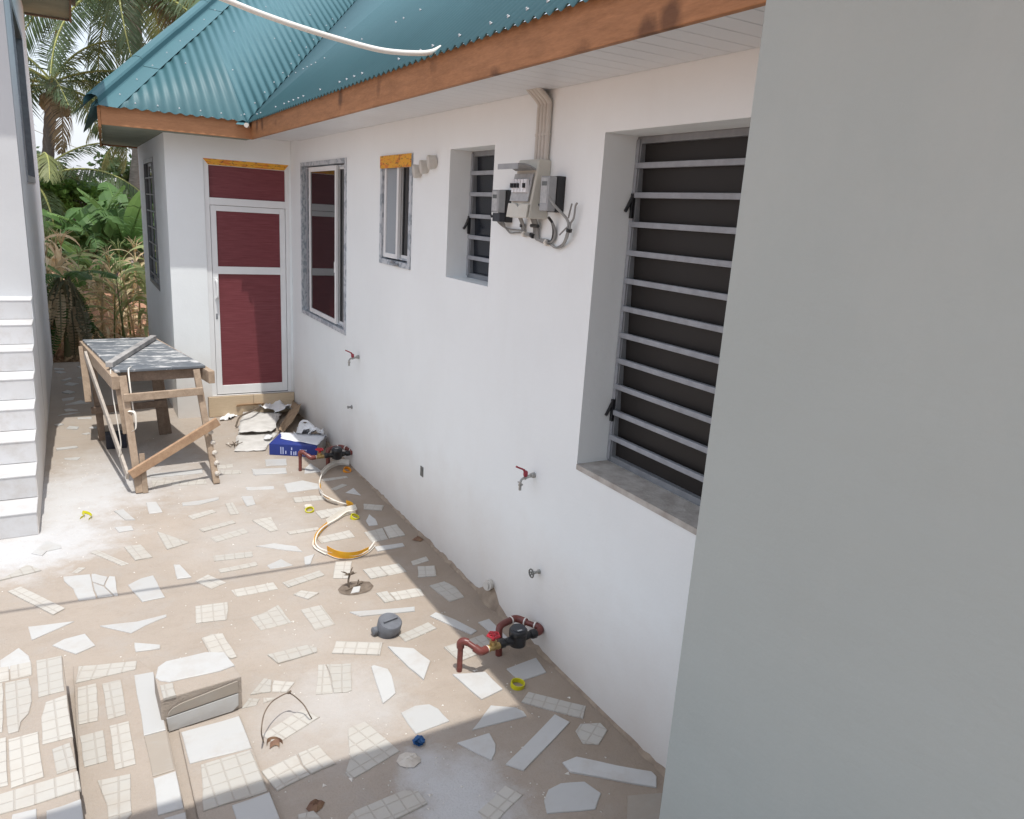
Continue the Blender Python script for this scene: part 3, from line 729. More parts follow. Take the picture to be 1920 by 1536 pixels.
b = MB(); b.tube(smooth_path([(lx0 + .028, YD + .017, 1.285), (lx0 + .032, YD - .03, 1.290), (lx0 + .034, YD - .034, 1.37), (lx0 + .032, YD - .03, 1.455), (lx0 + .028, YD + .017, 1.462)], 5), .011, 8)
b.box((lx0 + .008, YD + .010, 1.262), (lx0 + .048, YD + .0168, 1.49)); b.build('handle', 'alu_white', door, bevel=.002)
b = MB(); b.box((lx0 + .016, YD + .012, 1.055), (lx0 + .036, YD + .0168, 1.115)); b.build('keyhole', 'alu_grey', door, bevel=.003)
b = MB(); b.prism([(D0 - .004, YD + .006, 2.680), (D1 + .006, YD + .006, 2.680), (D1 - .046, YD + .006, 2.616), (D0 + .048, YD + .006, 2.616)], (0, .003, 0)); b.build('masking_tape', 'tape', door)
b = MB(); b.box((D0 + .02, YD + .03, .2262), (D1, YD + .06, .2355)); b.build('threshold_shade', 'black_plastic', door)  # black strip stands in for the shade in the gap under the door
ds = MB(); ds.box((-.915, 8.346, -.02), (-.003, 8.384, .222)); ds = ds.build('doorstep', 'mortar', house)
for x0, x1 in ((-.912, -.452), (-.448, -.006)):
    m = MB(); m.box((x0, 8.334, .004), (x1, 8.3455, .224)); m.build('tile', 'step_tile', ds, bevel=.002)

# ------------------------------------------------------------------ windows of the long wall
def frame_yz(m, x0, x1, y0, y1, z0, z1, w, mi=0):
    m.box((x0, y0, z0), (x1, y0 + w, z1), mi); m.box((x0, y1 - w, z0), (x1, y1, z1), mi)
    m.box((x0 + .0005, y0 + w, z0), (x1 - .0005, y1 - w, z0 + w), mi); m.box((x0 + .0005, y0 + w, z1 - w), (x1 - .0005, y1 - w, z1), mi)
def slider(win, sash_spans, tape, taps):
    y0, y1, z0, z1 = win; m = MB(); frame_yz(m, -.012, .075, y0 + .002, y1 - .002, z0 + .002, z1 - .002, .038)
    for k in (.022, .048): m.box((k, y0 + .05, z0 + .05), (k + .005, y1 - .05, z0 + .064)); m.box((k, y0 + .05, z1 - .064), (k + .005, y1 - .05, z1 - .05))
    w = m.build('window', 'film', house, bevel=.002)
    for (a0, a1, x, mt, fw2) in sash_spans:
        m = MB(); frame_yz(m, x, x + .024, a0, a1, z0 + .052, z1 - .052, fw2); m.build('sash', 'alu_white', w, bevel=.002)
        m = MB(); m.box((x + .009, a0 + fw2, z0 + .052 + fw2), (x + .015, a1 - fw2, z1 - .052 - fw2)); m.build('pane', mt, w)
    if tape:
        m = MB(); m.box((-.0155, y0 + .004, z1 - .092), (-.0125, y1 - .004, z1 - .004)); m.build('masking_tape', 'tape', w)
    return w
w1 = slider(W1, [(6.80, 7.70, .004, 'dark_glass', .042), (6.532, 6.84, .034, 'dark_glass', .032)], False, 0)
b = MB(); b.box((-.006, 6.812, 1.70), (.004, 6.83, 1.80)); b.build('latch', 'alu_white', w1, bevel=.003)
b = MB(); b.box((.004, 7.76, 1.24), (.012, 7.80, 2.63)); b.build('rail', 'bar_grey', w1)
w2 = slider(W2, [(5.30, 5.588, .004, 'frosted', .034), (5.072, 5.34, .034, 'dark_glass', .034)], True, 0)
b = MB(); b.tube(smooth_path([(-.014, 5.36, 1.915), (-.026, 5.31, 1.925), (-.026, 5.27, 1.905), (-.014, 5.22, 1.905)], 5), .010, 7); b.build('latch', 'alu_grey', w2)
def louvre(win, depth, nb, inner=False, glass='louvre_dark', axis='x', at=0.0):
    y0, y1, z0, z1 = win; x = at + depth; m = MB(); frame_yz(m, x, x + .035, y0 + .001, y1 - .001, z0 + .001, z1 - .001, .030)
    w = m.build('window', 'alu_grey', house, bevel=.002)
    pit = (z1 - z0) / (nb + 1)
    for i in range(nb + 1):                              # tilted blades
        za = z0 + pit * i; m = MB()
        m.hexa([(x + .030, y0 + .03, za + .004), (x + .036, y0 + .03, za + .004), (x + .036, y1 - .03, za + .004), (x + .030, y1 - .03, za + .004),
                (x + .022, y0 + .03, za + pit + .006), (x + .028, y0 + .03, za + pit + .006), (x + .028, y1 - .03, za + pit + .006), (x + .022, y1 - .03, za + pit + .006)])
        m.build('louvre_blade', glass, w)
    for i in range(1, nb + 1):
        m = MB(); za = z0 + pit * i + ru(-.003, .003); m.box((x - .014, y0 + .012, za - .0125), (x + .008, y1 - .012, za + .0125)); m.build('burglar_bar', 'bar_grey', w, bevel=.003)
    for ya in (y0 + .004, y1 - .024): m = MB(); m.box((x - .008, ya, z0 + .012), (x + .0, ya + .020, z1 - .012)); m.build('bar_upright', 'bar_grey', w, bevel=.003)
    for zz in (z0 + (z1 - z0) * .80, z0 + (z1 - z0) * .17) if nb > 8 else (z0 + (z1 - z0) * .42,):
        m = MB(); m.box((x - .018, y1 - .030, zz - .05), (x - .006, y1 - .012, zz + .06)); m.tube(smooth_path([(x - .012, y1 - .02, zz + .05), (x - .03, y1 - .012, zz), (x - .045, y1 - .016, zz - .02)], 4), .008, 6); m.build('lever', 'black_plastic', w)
    return w
w3 = louvre(W3, .15, 5, glass='louvre_blue'); w4 = louvre(W4, .182, 11)
b = MB(); b.box((-.004, W4[0], 1.12), (.181, W4[1] - .002, 1.1465)); b.build('sill', 'sill', w4)
# louvred window in the wing's side wall
b = MB(); y0, y1, z0, z1 = LW
frame_yz(b, -1.222, -1.17, y0 + .002, y1 - .002, z0 + .002, z1 - .002, .05); sw = b.build('window', 'alu_grey', house, bevel=.002)
b = MB(); frame_yz(b, -1.205, -1.185, y0 + .38, y0 + .80, z0 + .052, z1 - .052, .04); b.build('sash', 'bar_grey', sw)
b = MB(); b.box((-1.195, y0 + .05, z0 + .05), (-1.190, y1 - .05, z1 - .05)); b.build('pane', 'dark_glass', sw)
for i in range(7):
    m = MB(); za = z0 + .12 + i * .19; m.box((-1.214, y0 + .052, za), (-1.2055, y1 - .052, za + .016)); m.build('burglar_bar', 'bar_grey', sw)

# ------------------------------------------------------------------ block on the right where the photographer stands, with canopy over its landing; this and the eave slab are unseen, added for shade
blk = thing('near_block', 'plain grey white house corner filling the right edge', 'house', (1.4, .4, 0))
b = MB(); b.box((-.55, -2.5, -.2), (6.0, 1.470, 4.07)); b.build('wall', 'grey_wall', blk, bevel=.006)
b = MB(); b.box((-4.6, .60, 3.60), (-.552, 1.575, 3.74)); b.build('assumed_canopy', 'white_wall', blk)  # assumed slab out of view, placed to cast the yard's shadow edge
b = MB(); b.box((-1.05, -2.5, 3.60), (-.552, .598, 3.74)); b.build('added_shade_slab', 'white_wall', blk)  # added out of view to keep the sun off the block's face
b = MB(); b.box((-3.6, -2.5, 0.002), (-1.35, 1.25, .72)); b.build('landing', 'concrete', blk)

# ------------------------------------------------------------------ tiled staircase and the neighbouring house on the left
XL = -2.403
stc = thing('tiled_staircase', 'staircase with white tiled treads and grey risers at left', 'staircase', (-3.2, 6.8, 0))
RISE, GO, YS = .1684, .2925, 5.667
b = MB()
for k in range(8): b.box((-4.2, YS + k * GO + .012, k * RISE - (.05 if k == 0 else 0)), (XL - .012, 9.0, (k + 1) * RISE - .012))
b.build('stair_core', 'lit_wall_dimmed', stc)
for k in range(8):
    m = MB(); m.box((-4.2, YS + k * GO, k * RISE + .002), (XL - .004, YS + k * GO + .0115, (k + 1) * RISE - .0125)); m.build('riser', 'tile_riser', stc, bevel=.001)
    m = MB(); m.box((-4.2, YS + k * GO - .004, (k + 1) * RISE - .012), (XL + .001, YS + (k + 1) * GO - .001, (k + 1) * RISE)); m.build('tread', 'tile_stair', stc, bevel=.003)
# stringer face in plaster
b = MB(); poly = [(XL - .011, YS + .004, -.05)]
for k in range(8): poly += [(XL - .011, YS + k * GO + .004, (k + 1) * RISE - .0135), (XL - .011, YS + (k + 1) * GO + .004, (k + 1) * RISE - .0135)]
poly += [(XL - .011, 8.02, -.05)]
b.prism(poly, (.012, 0, 0)); b.build('stringer', 'shaded_wall_lifted', stc)
nb_ = thing('neighbouring_house', 'white neighbouring house wall with tall narrow window at left edge', 'house', (-4, 10, 0))
LWN = (9.12, 11.28, 2.335, 4.02)
YB = YS + 7.85 * GO
wall_holes('wall', XL, 'x', YB + .152, 13.2, -.2, 4.70, [LWN], .2, 'shaded_wall_lifted', nb_, -1 * -1)
b = MB(); b.box((-6.5, YB, 0), (XL, YB + .15, 4.70)); b.build('wall', 'lit_wall_dimmed', nb_)
b = MB(); b.box((-6.5, 13.0, -.2), (XL - .205, 13.2, 4.70)); b.build('rear_wall', 'lit_wall_dimmed', nb_)
b = MB(); frame_yz(b, XL - .09, XL + .012, LWN[0], LWN[1], LWN[2], LWN[3], .07); wn = b.build('window', 'bar_grey', nb_, bevel=.003)
b = MB(); b.box((XL - .06, LWN[0] + .07, LWN[2] + .07), (XL - .05, LWN[1] - .07, LWN[3] - .07)); b.build('pane', 'dark_glass', wn)
b = MB(); b.box((XL - .05, 10.15, LWN[2] + .07), (XL - .02, 10.22, LWN[3] - .07)); b.build('mullion', 'bar_grey', wn)
b = MB(); b.prism([(XL - 1, 7.38, 4.66), (-1.895, 7.38, 4.66), (-1.855, 13.6, 4.66), (XL - 1, 13.6, 4.66)], (0, 0, .03)); b.build('soffit', 'green_ply', nb_)
b = MB(); b.box((XL, 13.57, 4.635), (-1.853, 13.62, 4.66)); b.build('soffit_batten', 'timber_dark', nb_)
b = MB(); b.hexa([(-1.894, 7.33, 4.63), (-1.869, 7.33, 4.63), (-1.829, 13.65, 4.63), (-1.854, 13.65, 4.63), (-1.894, 7.33, 4.86), (-1.869, 7.33, 4.86), (-1.829, 13.65, 4.86), (-1.854, 13.65, 4.86)]); b.build('fascia_board', 'timber_dark', nb_)
b = MB(); b.prism([(-1.80, 7.35, 4.87), (-1.76, 13.75, 4.87), (-5.5, 13.75, 6.3), (-5.5, 7.35, 6.3)], (0, 0, .03)); b.build('roof_sheet', 'navy_plastic', nb_)
# ------------------------------------------------------------------ trestle work table
tb = thing('work_table', 'rough timber work table with plaster splashed dark top', 'table', (-1.6, 7.2, 0))
ZT = .93
TN = [Vector((-1.843, 6.585, ZT)), Vector((-1.163, 6.625, ZT)), Vector((-1.440, 8.115, ZT)), Vector((-2.043, 8.065, ZT))]
b = MB(); b.prism([p + Vector((0, 0, -.022)) for p in TN], (0, 0, .022)); b.build('tabletop', 'tabletop', tb, bevel=.004)
def along(p, q, t): return Vector(p).lerp(Vector(q), t)
def part(name, mat, a, c, w, h, up=(0, 0, 1), bev=.004):
    m = MB(); m.beam(a, c, w, h, up); return m.build(name, mat, tb, bevel=bev)
zb = ZT - .022 - .055
part('side_rail', 'timber', (-1.845, 6.46, zb), (-2.040, 8.14, zb), .055, .105)
part('side_rail', 'timber', (-1.135, 6.50, zb), (-1.425, 8.20, zb), .050, .105)
part('apron', 'timber_dark', (-1.80, 6.64, zb + .01), (-1.17, 6.68, zb + .01), .030, .085)
part('apron', 'timber_dark', (-2.00, 7.98, zb + .01), (-1.45, 8.02, zb + .01), .030, .085)
part('leg', 'timber', (-1.742, 6.262, 0), (-1.795, 6.50, .90), .058, .055, (1, 0, 0))
part('leg', 'timber', (-1.165, 6.272, 0), (-1.245, 6.57, .91), .052, .050, (1, 0, 0))
part('leg', 'timber_dark', (-1.945, 7.83, 0), (-1.985, 7.86, .86), .055, .060, (1, 0, 0))
part('leg', 'timber_dark', (-1.415, 7.86, 0), (-1.475, 7.84, .86), .060, .070, (1, 0, 0))
part('leg_splint', 'timber', (-1.700, 6.243, 0), (-1.706, 6.305, .31), .034, .040, (1, 0, 0))
part('leg_splint', 'timber', (-1.796, 6.45, .44), (-1.832, 6.505, .88), .050, .020, (0, 1, 0))
part('leg_splint', 'timber_dark', (-1.36, 7.87, 0), (-1.43, 7.86, .80), .035, .05, (1, 0, 0))
part('leg_splint', 'timber', (-2.035, 7.74, .40), (-2.05, 7.98, .88), .06, .03, (0, 1, 0))
part('crossbar', 'timber', (-1.80, 6.40, .745), (-1.215, 6.455, .752), .028, .062)
part('crossbar', 'timber_dark', (-2.02, 7.80, .30), (-1.38, 7.80, .33), .028, .065)
part('brace', 'timber_orange', (-1.800, 6.232, .165), (-1.125, 6.33, .520), .034, .070)
part('brace', 'timber_pale', (-1.815, 6.26, .145), (-2.03, 7.62, .875), .022, .066)
# lumps of mortar left on the leg
for i in range(5):
    m = MB(); c = along((-1.165, 6.272, 0), (-1.245, 6.57, .91), .08 + i * .09); m.lathe(c + Vector((.02, -.02, 0)), (ru(-.4, .4), -.4, 1), [(.012, 0), (.022, .012), (.018, .03), (.006, .04)], 7); m.build('mortar_lump', 'plaster_bit', tb)
# things on and under the table
def single(name, mat, mb, label, cat, group=None, **k):
    """one-mesh thing: origin moved to its base"""
    xs = [v[0] for v in mb.v]; ys_ = [v[1] for v in mb.v]; zs = [v[2] for v in mb.v]
    o = Vector(((min(xs) + max(xs)) / 2, (min(ys_) + max(ys_)) / 2, min(zs))); mb.v = [tuple(Vector(v) - o) for v in mb.v]
    ob = mb.build(name, mat, None, **k); ob.location = o; return tag(ob, label, cat, group)
m = MB(); m.beam((-1.875, 6.70, ZT + .022), (-1.445, 7.92, ZT + .03), .055, .040); m.beam((-1.74, 7.06, ZT + .022), (-1.50, 7.74, ZT + .03), .025, .035)
single('straightedge', 'grey_board', m, 'plaster smeared wooden straightedge lying across the work table', 'board', bevel=.003)
m = MB(); pts = smooth_path([(-1.868, 6.60, ZT + .004), (-1.872, 6.575, ZT - .02), (-1.868, 6.50, .72), (-1.850, 6.44, .50), (-1.842, 6.42, .36), (-1.86, 6.43, .26)], 6); m.tube(pts, .0045, 5)
single('string', 'strip_white', m, 'white string hanging from the near left table corner', 'string', smooth=True)
def ribbon(m, pts, w, wdir, mi=0, th=.0012):
    for i in range(len(pts) - 1):
        a, c = Vector(pts[i]), Vector(pts[i + 1]); wa = Vector(wdir[i] if isinstance(wdir, list) else wdir); wc = Vector(wdir[i + 1] if isinstance(wdir, list) else wdir)
        m.quad(a - wa * w / 2, a + wa * w / 2, c + wc * w / 2, c - wc * w / 2, mi)
m = MB(); ribbon(m, smooth_path([(-1.72, 6.66, ZT + .008), (-1.745, 6.57, ZT + .006), (-1.748, 6.49, .86), (-1.742, 6.43, .70), (-1.738, 6.415, .63)], 5), .010, (1, .1, 0))
single('binding_strip', 'strip_white', m, 'pale yellow binding strip tied round the table leg', 'strip')
m = MB(); ribbon(m, smooth_path([(-1.775, 6.395, .64), (-1.735, 6.375, .632), (-1.728, 6.365, .58), (-1.735, 6.36, .50), (-1.765, 6.35, .485)], 5), .018, (.8, .2, .5))
single('binding_strip', 'strip_white', m, 'knotted loose tail of yellow strip curling at the front table leg', 'strip')
m = MB(); m.box((-1.925, 7.50, 0), (-1.755, 7.66, .13)); single('dark_block', 'rubber_dark', m, 'small dark blue block on the ground under the table', 'block', bevel=.006)

# ------------------------------------------------------------------ taps, valves and small fittings on the long wall
def tap(y, z, s, label):
    t = thing('tap', label, 'tap', (0, y, z), 'bib taps on the long wall'); t.scale = (.60, .66, .66); m = MB()
    m.lathe((-.001, y, z), (-1, 0, 0), [(.026 * s, 0), (.026 * s, .018), (.020 * s, .022), (.020 * s, .04)], 8)
    m.tube([(-.03, y, z), (-.075, y - .004, z - .006), (-.105, y - .006, z - .014)], [.012 * s, .015 * s, .017 * s], 10)
    m.tube(smooth_path([(-.10, y - .006, z - .012), (-.135, y - .010, z - .018), (-.150, y - .012, z - .045), (-.152, y - .013, z - .10)], 4), .011 * s, 9); m.build('body', 'chrome', t, smooth=True)
    m = MB(); m.lathe((-.151, y - .013, z - .058), (0, 0, -1), [(.018 * s, 0), (.019 * s, .012), (.013 * s, .016), (.013 * s, .05)], 10); m.tube([(-.151, y - .05, z - .05), (-.151, y + .024, z - .05)], .006, 6); m.build('spout', 'chrome', t, smooth=True)
    m = MB(); m.lathe((-.098, y - .006, z + .0), (0, 0, 1), [(.016 * s, 0), (.021 * s, .012), (.021 * s, .038), (.014 * s, .048)], 10)
    m.tube(smooth_path([(-.105, y - .006, z + .040), (-.125, y - .008, z + .062), (-.165, y - .012, z + .080), (-.205, y - .016, z + .098)], 4), [.012 * s] * 4 + [.008 * s] * 8 + [.010 * s], 7); m.build('handle', 'dull_red', t, smooth=True); return t
tap(3.215, .962, .95, 'chrome tap with raised red lever below the near louvred window')
tap(6.120, 1.052, 1.0, 'small chrome tap with red lever below the far sliding window')
vt = thing('stop_valve', 'bare wheel stop valve sticking out low on the wall', 'valve', (0, 3.094, .45)); vt.scale = (.66, .66, .66); m = MB()
m.lathe((0, 3.094, .45), (-1, 0, 0), [(.020, 0), (.020, .012), (.011, .016), (.011, .045), (.015, .05), (.006, .06), (.006, .085)], 10); m.build('stem', 'chrome', vt, smooth=True)
m = MB(); ring = [(-.080, 3.094 + .034 * math.cos(2 * math.pi * k / 20), .45 + .034 * math.sin(2 * math.pi * k / 20)) for k in range(21)]; m.tube(ring, .0062, 6)
for k in range(4): m.tube([(-.080, 3.094, .45), (-.080, 3.094 + .034 * math.cos(k * math.pi / 2 + .3), .45 + .034 * math.sin(k * math.pi / 2 + .3))], .005, 5)
m.build('handwheel', 'socket_grey', vt, smooth=True)
m = MB(); m.lathe((0, 6.30, .565), (-1, 0, 0), [(.018, 0), (.018, .006), (.009, .008), (.009, .03), (.013, .032), (.013, .042)], 9); single('pipe_stub', 'cable_grey', m, 'short grey pipe stub on the wall under the far tap', 'pipe', smooth=True)
m = MB(); m.box((-.004, 4.684, .448), (.006, 4.734, .522)); m.box((-.0065, 4.693, .462), (-.0042, 4.724, .508)); single('socket_box', 'socket_grey', m, 'small bare grey metal socket box let into the wall', 'socket', bevel=.002)
m = MB(); m.tube([(.02, 3.62, .125), (-.045, 3.585, .135)], .030, 12); m.tube([(-.0455, 3.585, .135), (-.046, 3.585, .135)], .020, 12); single('drain_stub', 'pvc_conduit', m, 'mortared grey drain pipe end at the wall foot', 'pipe', smooth=True)
# three bent conduits poking out high on the wall
for i, (y0, z0) in enumerate(((4.890, 2.555), (4.775, 2.580), (4.650, 2.606))):
    m = MB(); m.lathe((.004, y0, z0), (-1, .25, -.15), [(.040, 0), (.042, .030), (.044, .034), (.044, .052), (.038, .056)], 16)
    single('conduit_end', 'pvc_conduit', m, 'round grey conduit end poking from the wall, ' + ('lowest', 'middle', 'topmost')[i] + ' of three', 'conduit', 'conduit ends beside the small window', smooth=True)

# ------------------------------------------------------------------ distribution board, meters, conduits and cables
for i in range(4):
    y = 3.380 - i * .030; m = MB(); m.tube(smooth_path([(-.075, y + .030, 2.915), (-.070, y + .028, 2.905), (-.020, y + .002, 2.845), (-.016, y, 2.80), (-.016, y, 2.55)], 5), .0135, 9)
    m.tube([(-.016, y, 2.688), (-.016, y, 2.700)], .0165, 9)
    single('conduit_pipe', 'pvc_conduit', m, 'vertical conduit pipe above the breaker box, ' + ('leftmost', 'second from left', 'third from left', 'rightmost')[i] + ' of four', 'conduit', 'conduit pipes up to the soffit', smooth=True)
bx = thing('breaker_box', 'cream breaker box with raised clear lid under four conduits', 'breaker box', (0, 3.42, 2.26))
m = MB(); y0, y1 = 3.262, 3.462
m.hexa([(0, y0, 2.292), (-.115, y0, 2.292), (-.115, y1, 2.292), (0, y1, 2.292), (0, y0, 2.575), (-.070, y0, 2.575), (-.070, y1, 2.575), (0, y1, 2.575)]); m.build('body', 'cream_plastic', bx, bevel=.008)
m = MB(); m.hexa([(-.117, y0 + .012, 2.372), (-.111, y0 + .012, 2.372), (-.111, y1 - .012, 2.372), (-.117, y1 - .012, 2.372), (-.094, y0 + .012, 2.505), (-.088, y0 + .012, 2.505), (-.088, y1 - .012, 2.505), (-.094, y1 - .012, 2.505)]); m.build('recess', 'label_grey', bx)
for i in range(5):
    m = MB(); ya = y1 - .03 - i * .030; m.box((-.122, ya - .024, 2.415), (-.104, ya, 2.478)); br = m.build('breaker', 'paper_white', bx, bevel=.002)
    if i not in (3,): m = MB(); m.box((-.134, ya - .018, 2.436), (-.1225, ya - .006, 2.458)); m.build('switch', 'black_plastic', br)
m = MB(); m.prism([(-.128, y0 + .002, 2.294), (-.128, y1 - .002, 2.294), (-.119, y1 - .002, 2.362), (-.119, (y0 + y1) / 2 + .03, 2.362), (-.120, (y0 + y1) / 2, 2.345), (-.119, (y0 + y1) / 2 - .03, 2.362), (-.119, y0 + .002, 2.362)], (.010, 0, 0)); m.build('front_cover', 'cream_plastic', bx, bevel=.003)
m = MB(); pr = [(-.085, 2.520), (-.12, 2.535), (-.155, 2.540), (-.185, 2.538)]
for (x0, z0), (x1, z1) in zip(pr, pr[1:]): m.hexa([(x0, y0, z0), (x1, y0, z1), (x1, y1, z1), (x0, y1, z0), (x0, y0, z0 + .008), (x1, y0, z1 + .008), (x1, y1, z1 + .008), (x0, y1, z0 + .008)])
m.box((-.189, y0, 2.520), (-.184, y1, 2.546)); m.build('lid', 'clear_grey', bx)
def meter(y, z, hgt, label, lower):
    t = thing('electricity_meter', label, 'meter', (0, y, z), 'electricity meters beside the breaker box'); w = .105; t.scale = (.82, .82, .82)
    m = MB(); m.box((-.055, y - w / 2, z - hgt / 2), (0, y + w / 2, z + hgt / 2)); m.build('base', 'black_plastic', t, bevel=.004)
    m = MB(); m.box((-.112, y - w / 2 + .006, z - hgt / 2 + (.058 if lower else .004)), (-.0555, y + w / 2 - .006, z + hgt / 2 - .004)); m.build('cover', 'clear_grey', t, bevel=.007)
    m = MB(); m.box((-.1135, y - w / 2 + .018, z - hgt / 2 + (.07 if lower else .05)), (-.1122, y + w / 2 - .018, z + hgt / 2 - .014)); pl = m.build('face_plate', 'label_grey', t)
    m = MB(); m.box((-.1148, y - .028, z + hgt / 2 - .058), (-.1137, y + .026, z + hgt / 2 - .034)); m.build('display', 'lcd', pl)
    if lower: m = MB(); m.box((-.098, y - w / 2 + .004, z - hgt / 2 + .002), (-.0555, y + w / 2 - .004, z - hgt / 2 + .056)); m.build('terminal_cover', 'navy_plastic', t, bevel=.004)
    m = MB(); m.tube([(-.1, y + w / 2 - .004, z - hgt / 2 + .03), (-.1, y + w / 2 + .012, z - hgt / 2 + .04)], .008, 6); m.build('seal', 'black_plastic', t); return t
meter(3.655, 2.348, .205, 'small grey and black electricity meter left of the breaker box', True)
meter(3.165, 2.412, .205, 'clear fronted electricity meter hanging right of the breaker box', False)
cb = thing('cable_bundle', 'loose grey cables looping below the meters and breaker box', 'cables', (0, 3.3, 2.05)); cx = -.014
def cable(pts, r=.007, mat='cable_grey', name='cable', k=6):
    m = MB(); m.tube(smooth_path([Vector((p[0], p[1], p[2] if p[2] > 2.31 else 2.31 - (2.31 - p[2]) * .50)) for p in pts], k), r * .8, 6); return m.build(name, mat, cb, smooth=True)
for i in range(2): cable([(-.05, 3.475 - i * .016, 2.31), (-.022, 3.478 - i * .016, 2.22), (cx, 3.48 - i * .016, 2.16), (cx, 3.466 - i * .01, 2.12), (cx, 3.42, 2.108 + i * .013), (cx, 3.385, 2.105 + i * .013)], .008)
for i in range(3): cable([(-.045, 3.318 + i * .016, 2.30), (-.020, 3.322 + i * .016, 2.20), (cx, 3.322 + i * .016, 2.12), (cx, 3.31 + i * .010, 2.075), (cx, 3.26, 2.052 + i * .012), (cx, 3.215, 2.050 + i * .010)], .009)
for i in range(2): cable([(-.05, 3.18, 2.30), (-.03, 3.172, 2.25), (cx, 3.178 - i * .012, 2.18), (cx, 3.18 - i * .012, 2.10), (cx, 3.20, 2.058), (cx, 3.225, 2.05)], .009, 'black_plastic' if i == 0 else 'cable_grey')
cable([(-.06, 3.685, 2.24), (-.035, 3.69, 2.20), (cx, 3.672, 2.165), (cx, 3.62, 2.15), (cx, 3.53, 2.150), (cx, 3.47, 2.148)], .006)
cable([(-.06, 3.655, 2.24), (-.03, 3.65, 2.18), (cx, 3.635, 2.135), (cx, 3.60, 2.11), (cx, 3.55, 2.12), (cx, 3.50, 2.125)], .006)
cable([(-.06, 3.638, 2.24), (-.03, 3.645, 2.20), (-.02, 3.66, 2.16)], .005)
for i in range(2): cable([(cx, 3.235, 2.062), (cx, 3.185, 2.035), (cx, 3.14, 2.015), (cx, 3.09, 2.04 + i * .012), (-.03, 3.035 + i * .010, 2.11), (-.035, 3.010 + i * .012, 2.20), (-.03, 3.012 + i * .02, 2.26)], .0075)
cable([(-.10, 3.108, 2.40), (-.09, 3.07, 2.36), (-.05, 3.03, 2.31), (-.035, 3.012, 2.24)], .008)
cable([(-.032, 3.022, 2.24), (-.03, 2.99, 2.30), (-.028, 2.985, 2.36), (-.026, 2.975, 2.375)], .006)
cable([(-.032, 3.03, 2.30), (-.03, 3.02, 2.35), (-.03, 3.012, 2.372)], .005)
cable([(-.032, 3.025, 2.23), (-.04, 3.045, 2.19), (-.05, 3.068, 2.14)], .0045)
for (y_, z_, r_) in ((3.455, 2.112, .020), (3.232, 2.053, .022)): cable([(cx, y_ + .007, z_), (cx, y_ - .007, z_)], r_, 'strip_white', 'cable_clip', 2)
cable([(cx - .01, 3.372, 2.115), (cx - .01, 3.350, 2.10)], .016, 'black_plastic', 'cable_tape', 2); cable([(-.03, 3.365, 2.205), (-.03, 3.300, 2.205)], .012, 'black_plastic', 'cable_tape', 2)
cable([(cx, 3.482, 2.215), (cx, 3.482, 2.180)], .017, 'black_plastic', 'cable_tape', 2); cable([(-.033, 3.017, 2.175), (-.033, 3.013, 2.205)], .018, 'black_plastic', 'cable_tape', 2)

# white plastic pipe looping in from the upper left to the eaves
m = MB(); pts = smooth_path([(-.46, 3.59, 3.058), (-.51, 3.60, 3.032), (-.596, 3.607, 3.016), (-.752, 3.616, 3.007), (-.941, 3.618, 3.022), (-1.131, 3.619, 3.045), (-1.296, 3.618, 3.071), (-1.44, 3.615, 3.10), (-1.75, 3.61, 3.165), (-2.2, 3.60, 3.29), (-2.9, 3.57, 3.52), (-3.9, 3.55, 3.9)], 8)
m.tube(pts, .0125, 12); single('overhead_pipe', 'pvc_white', m, 'white plastic pipe sagging from the eaves across the teal roof', 'pipe', smooth=True)

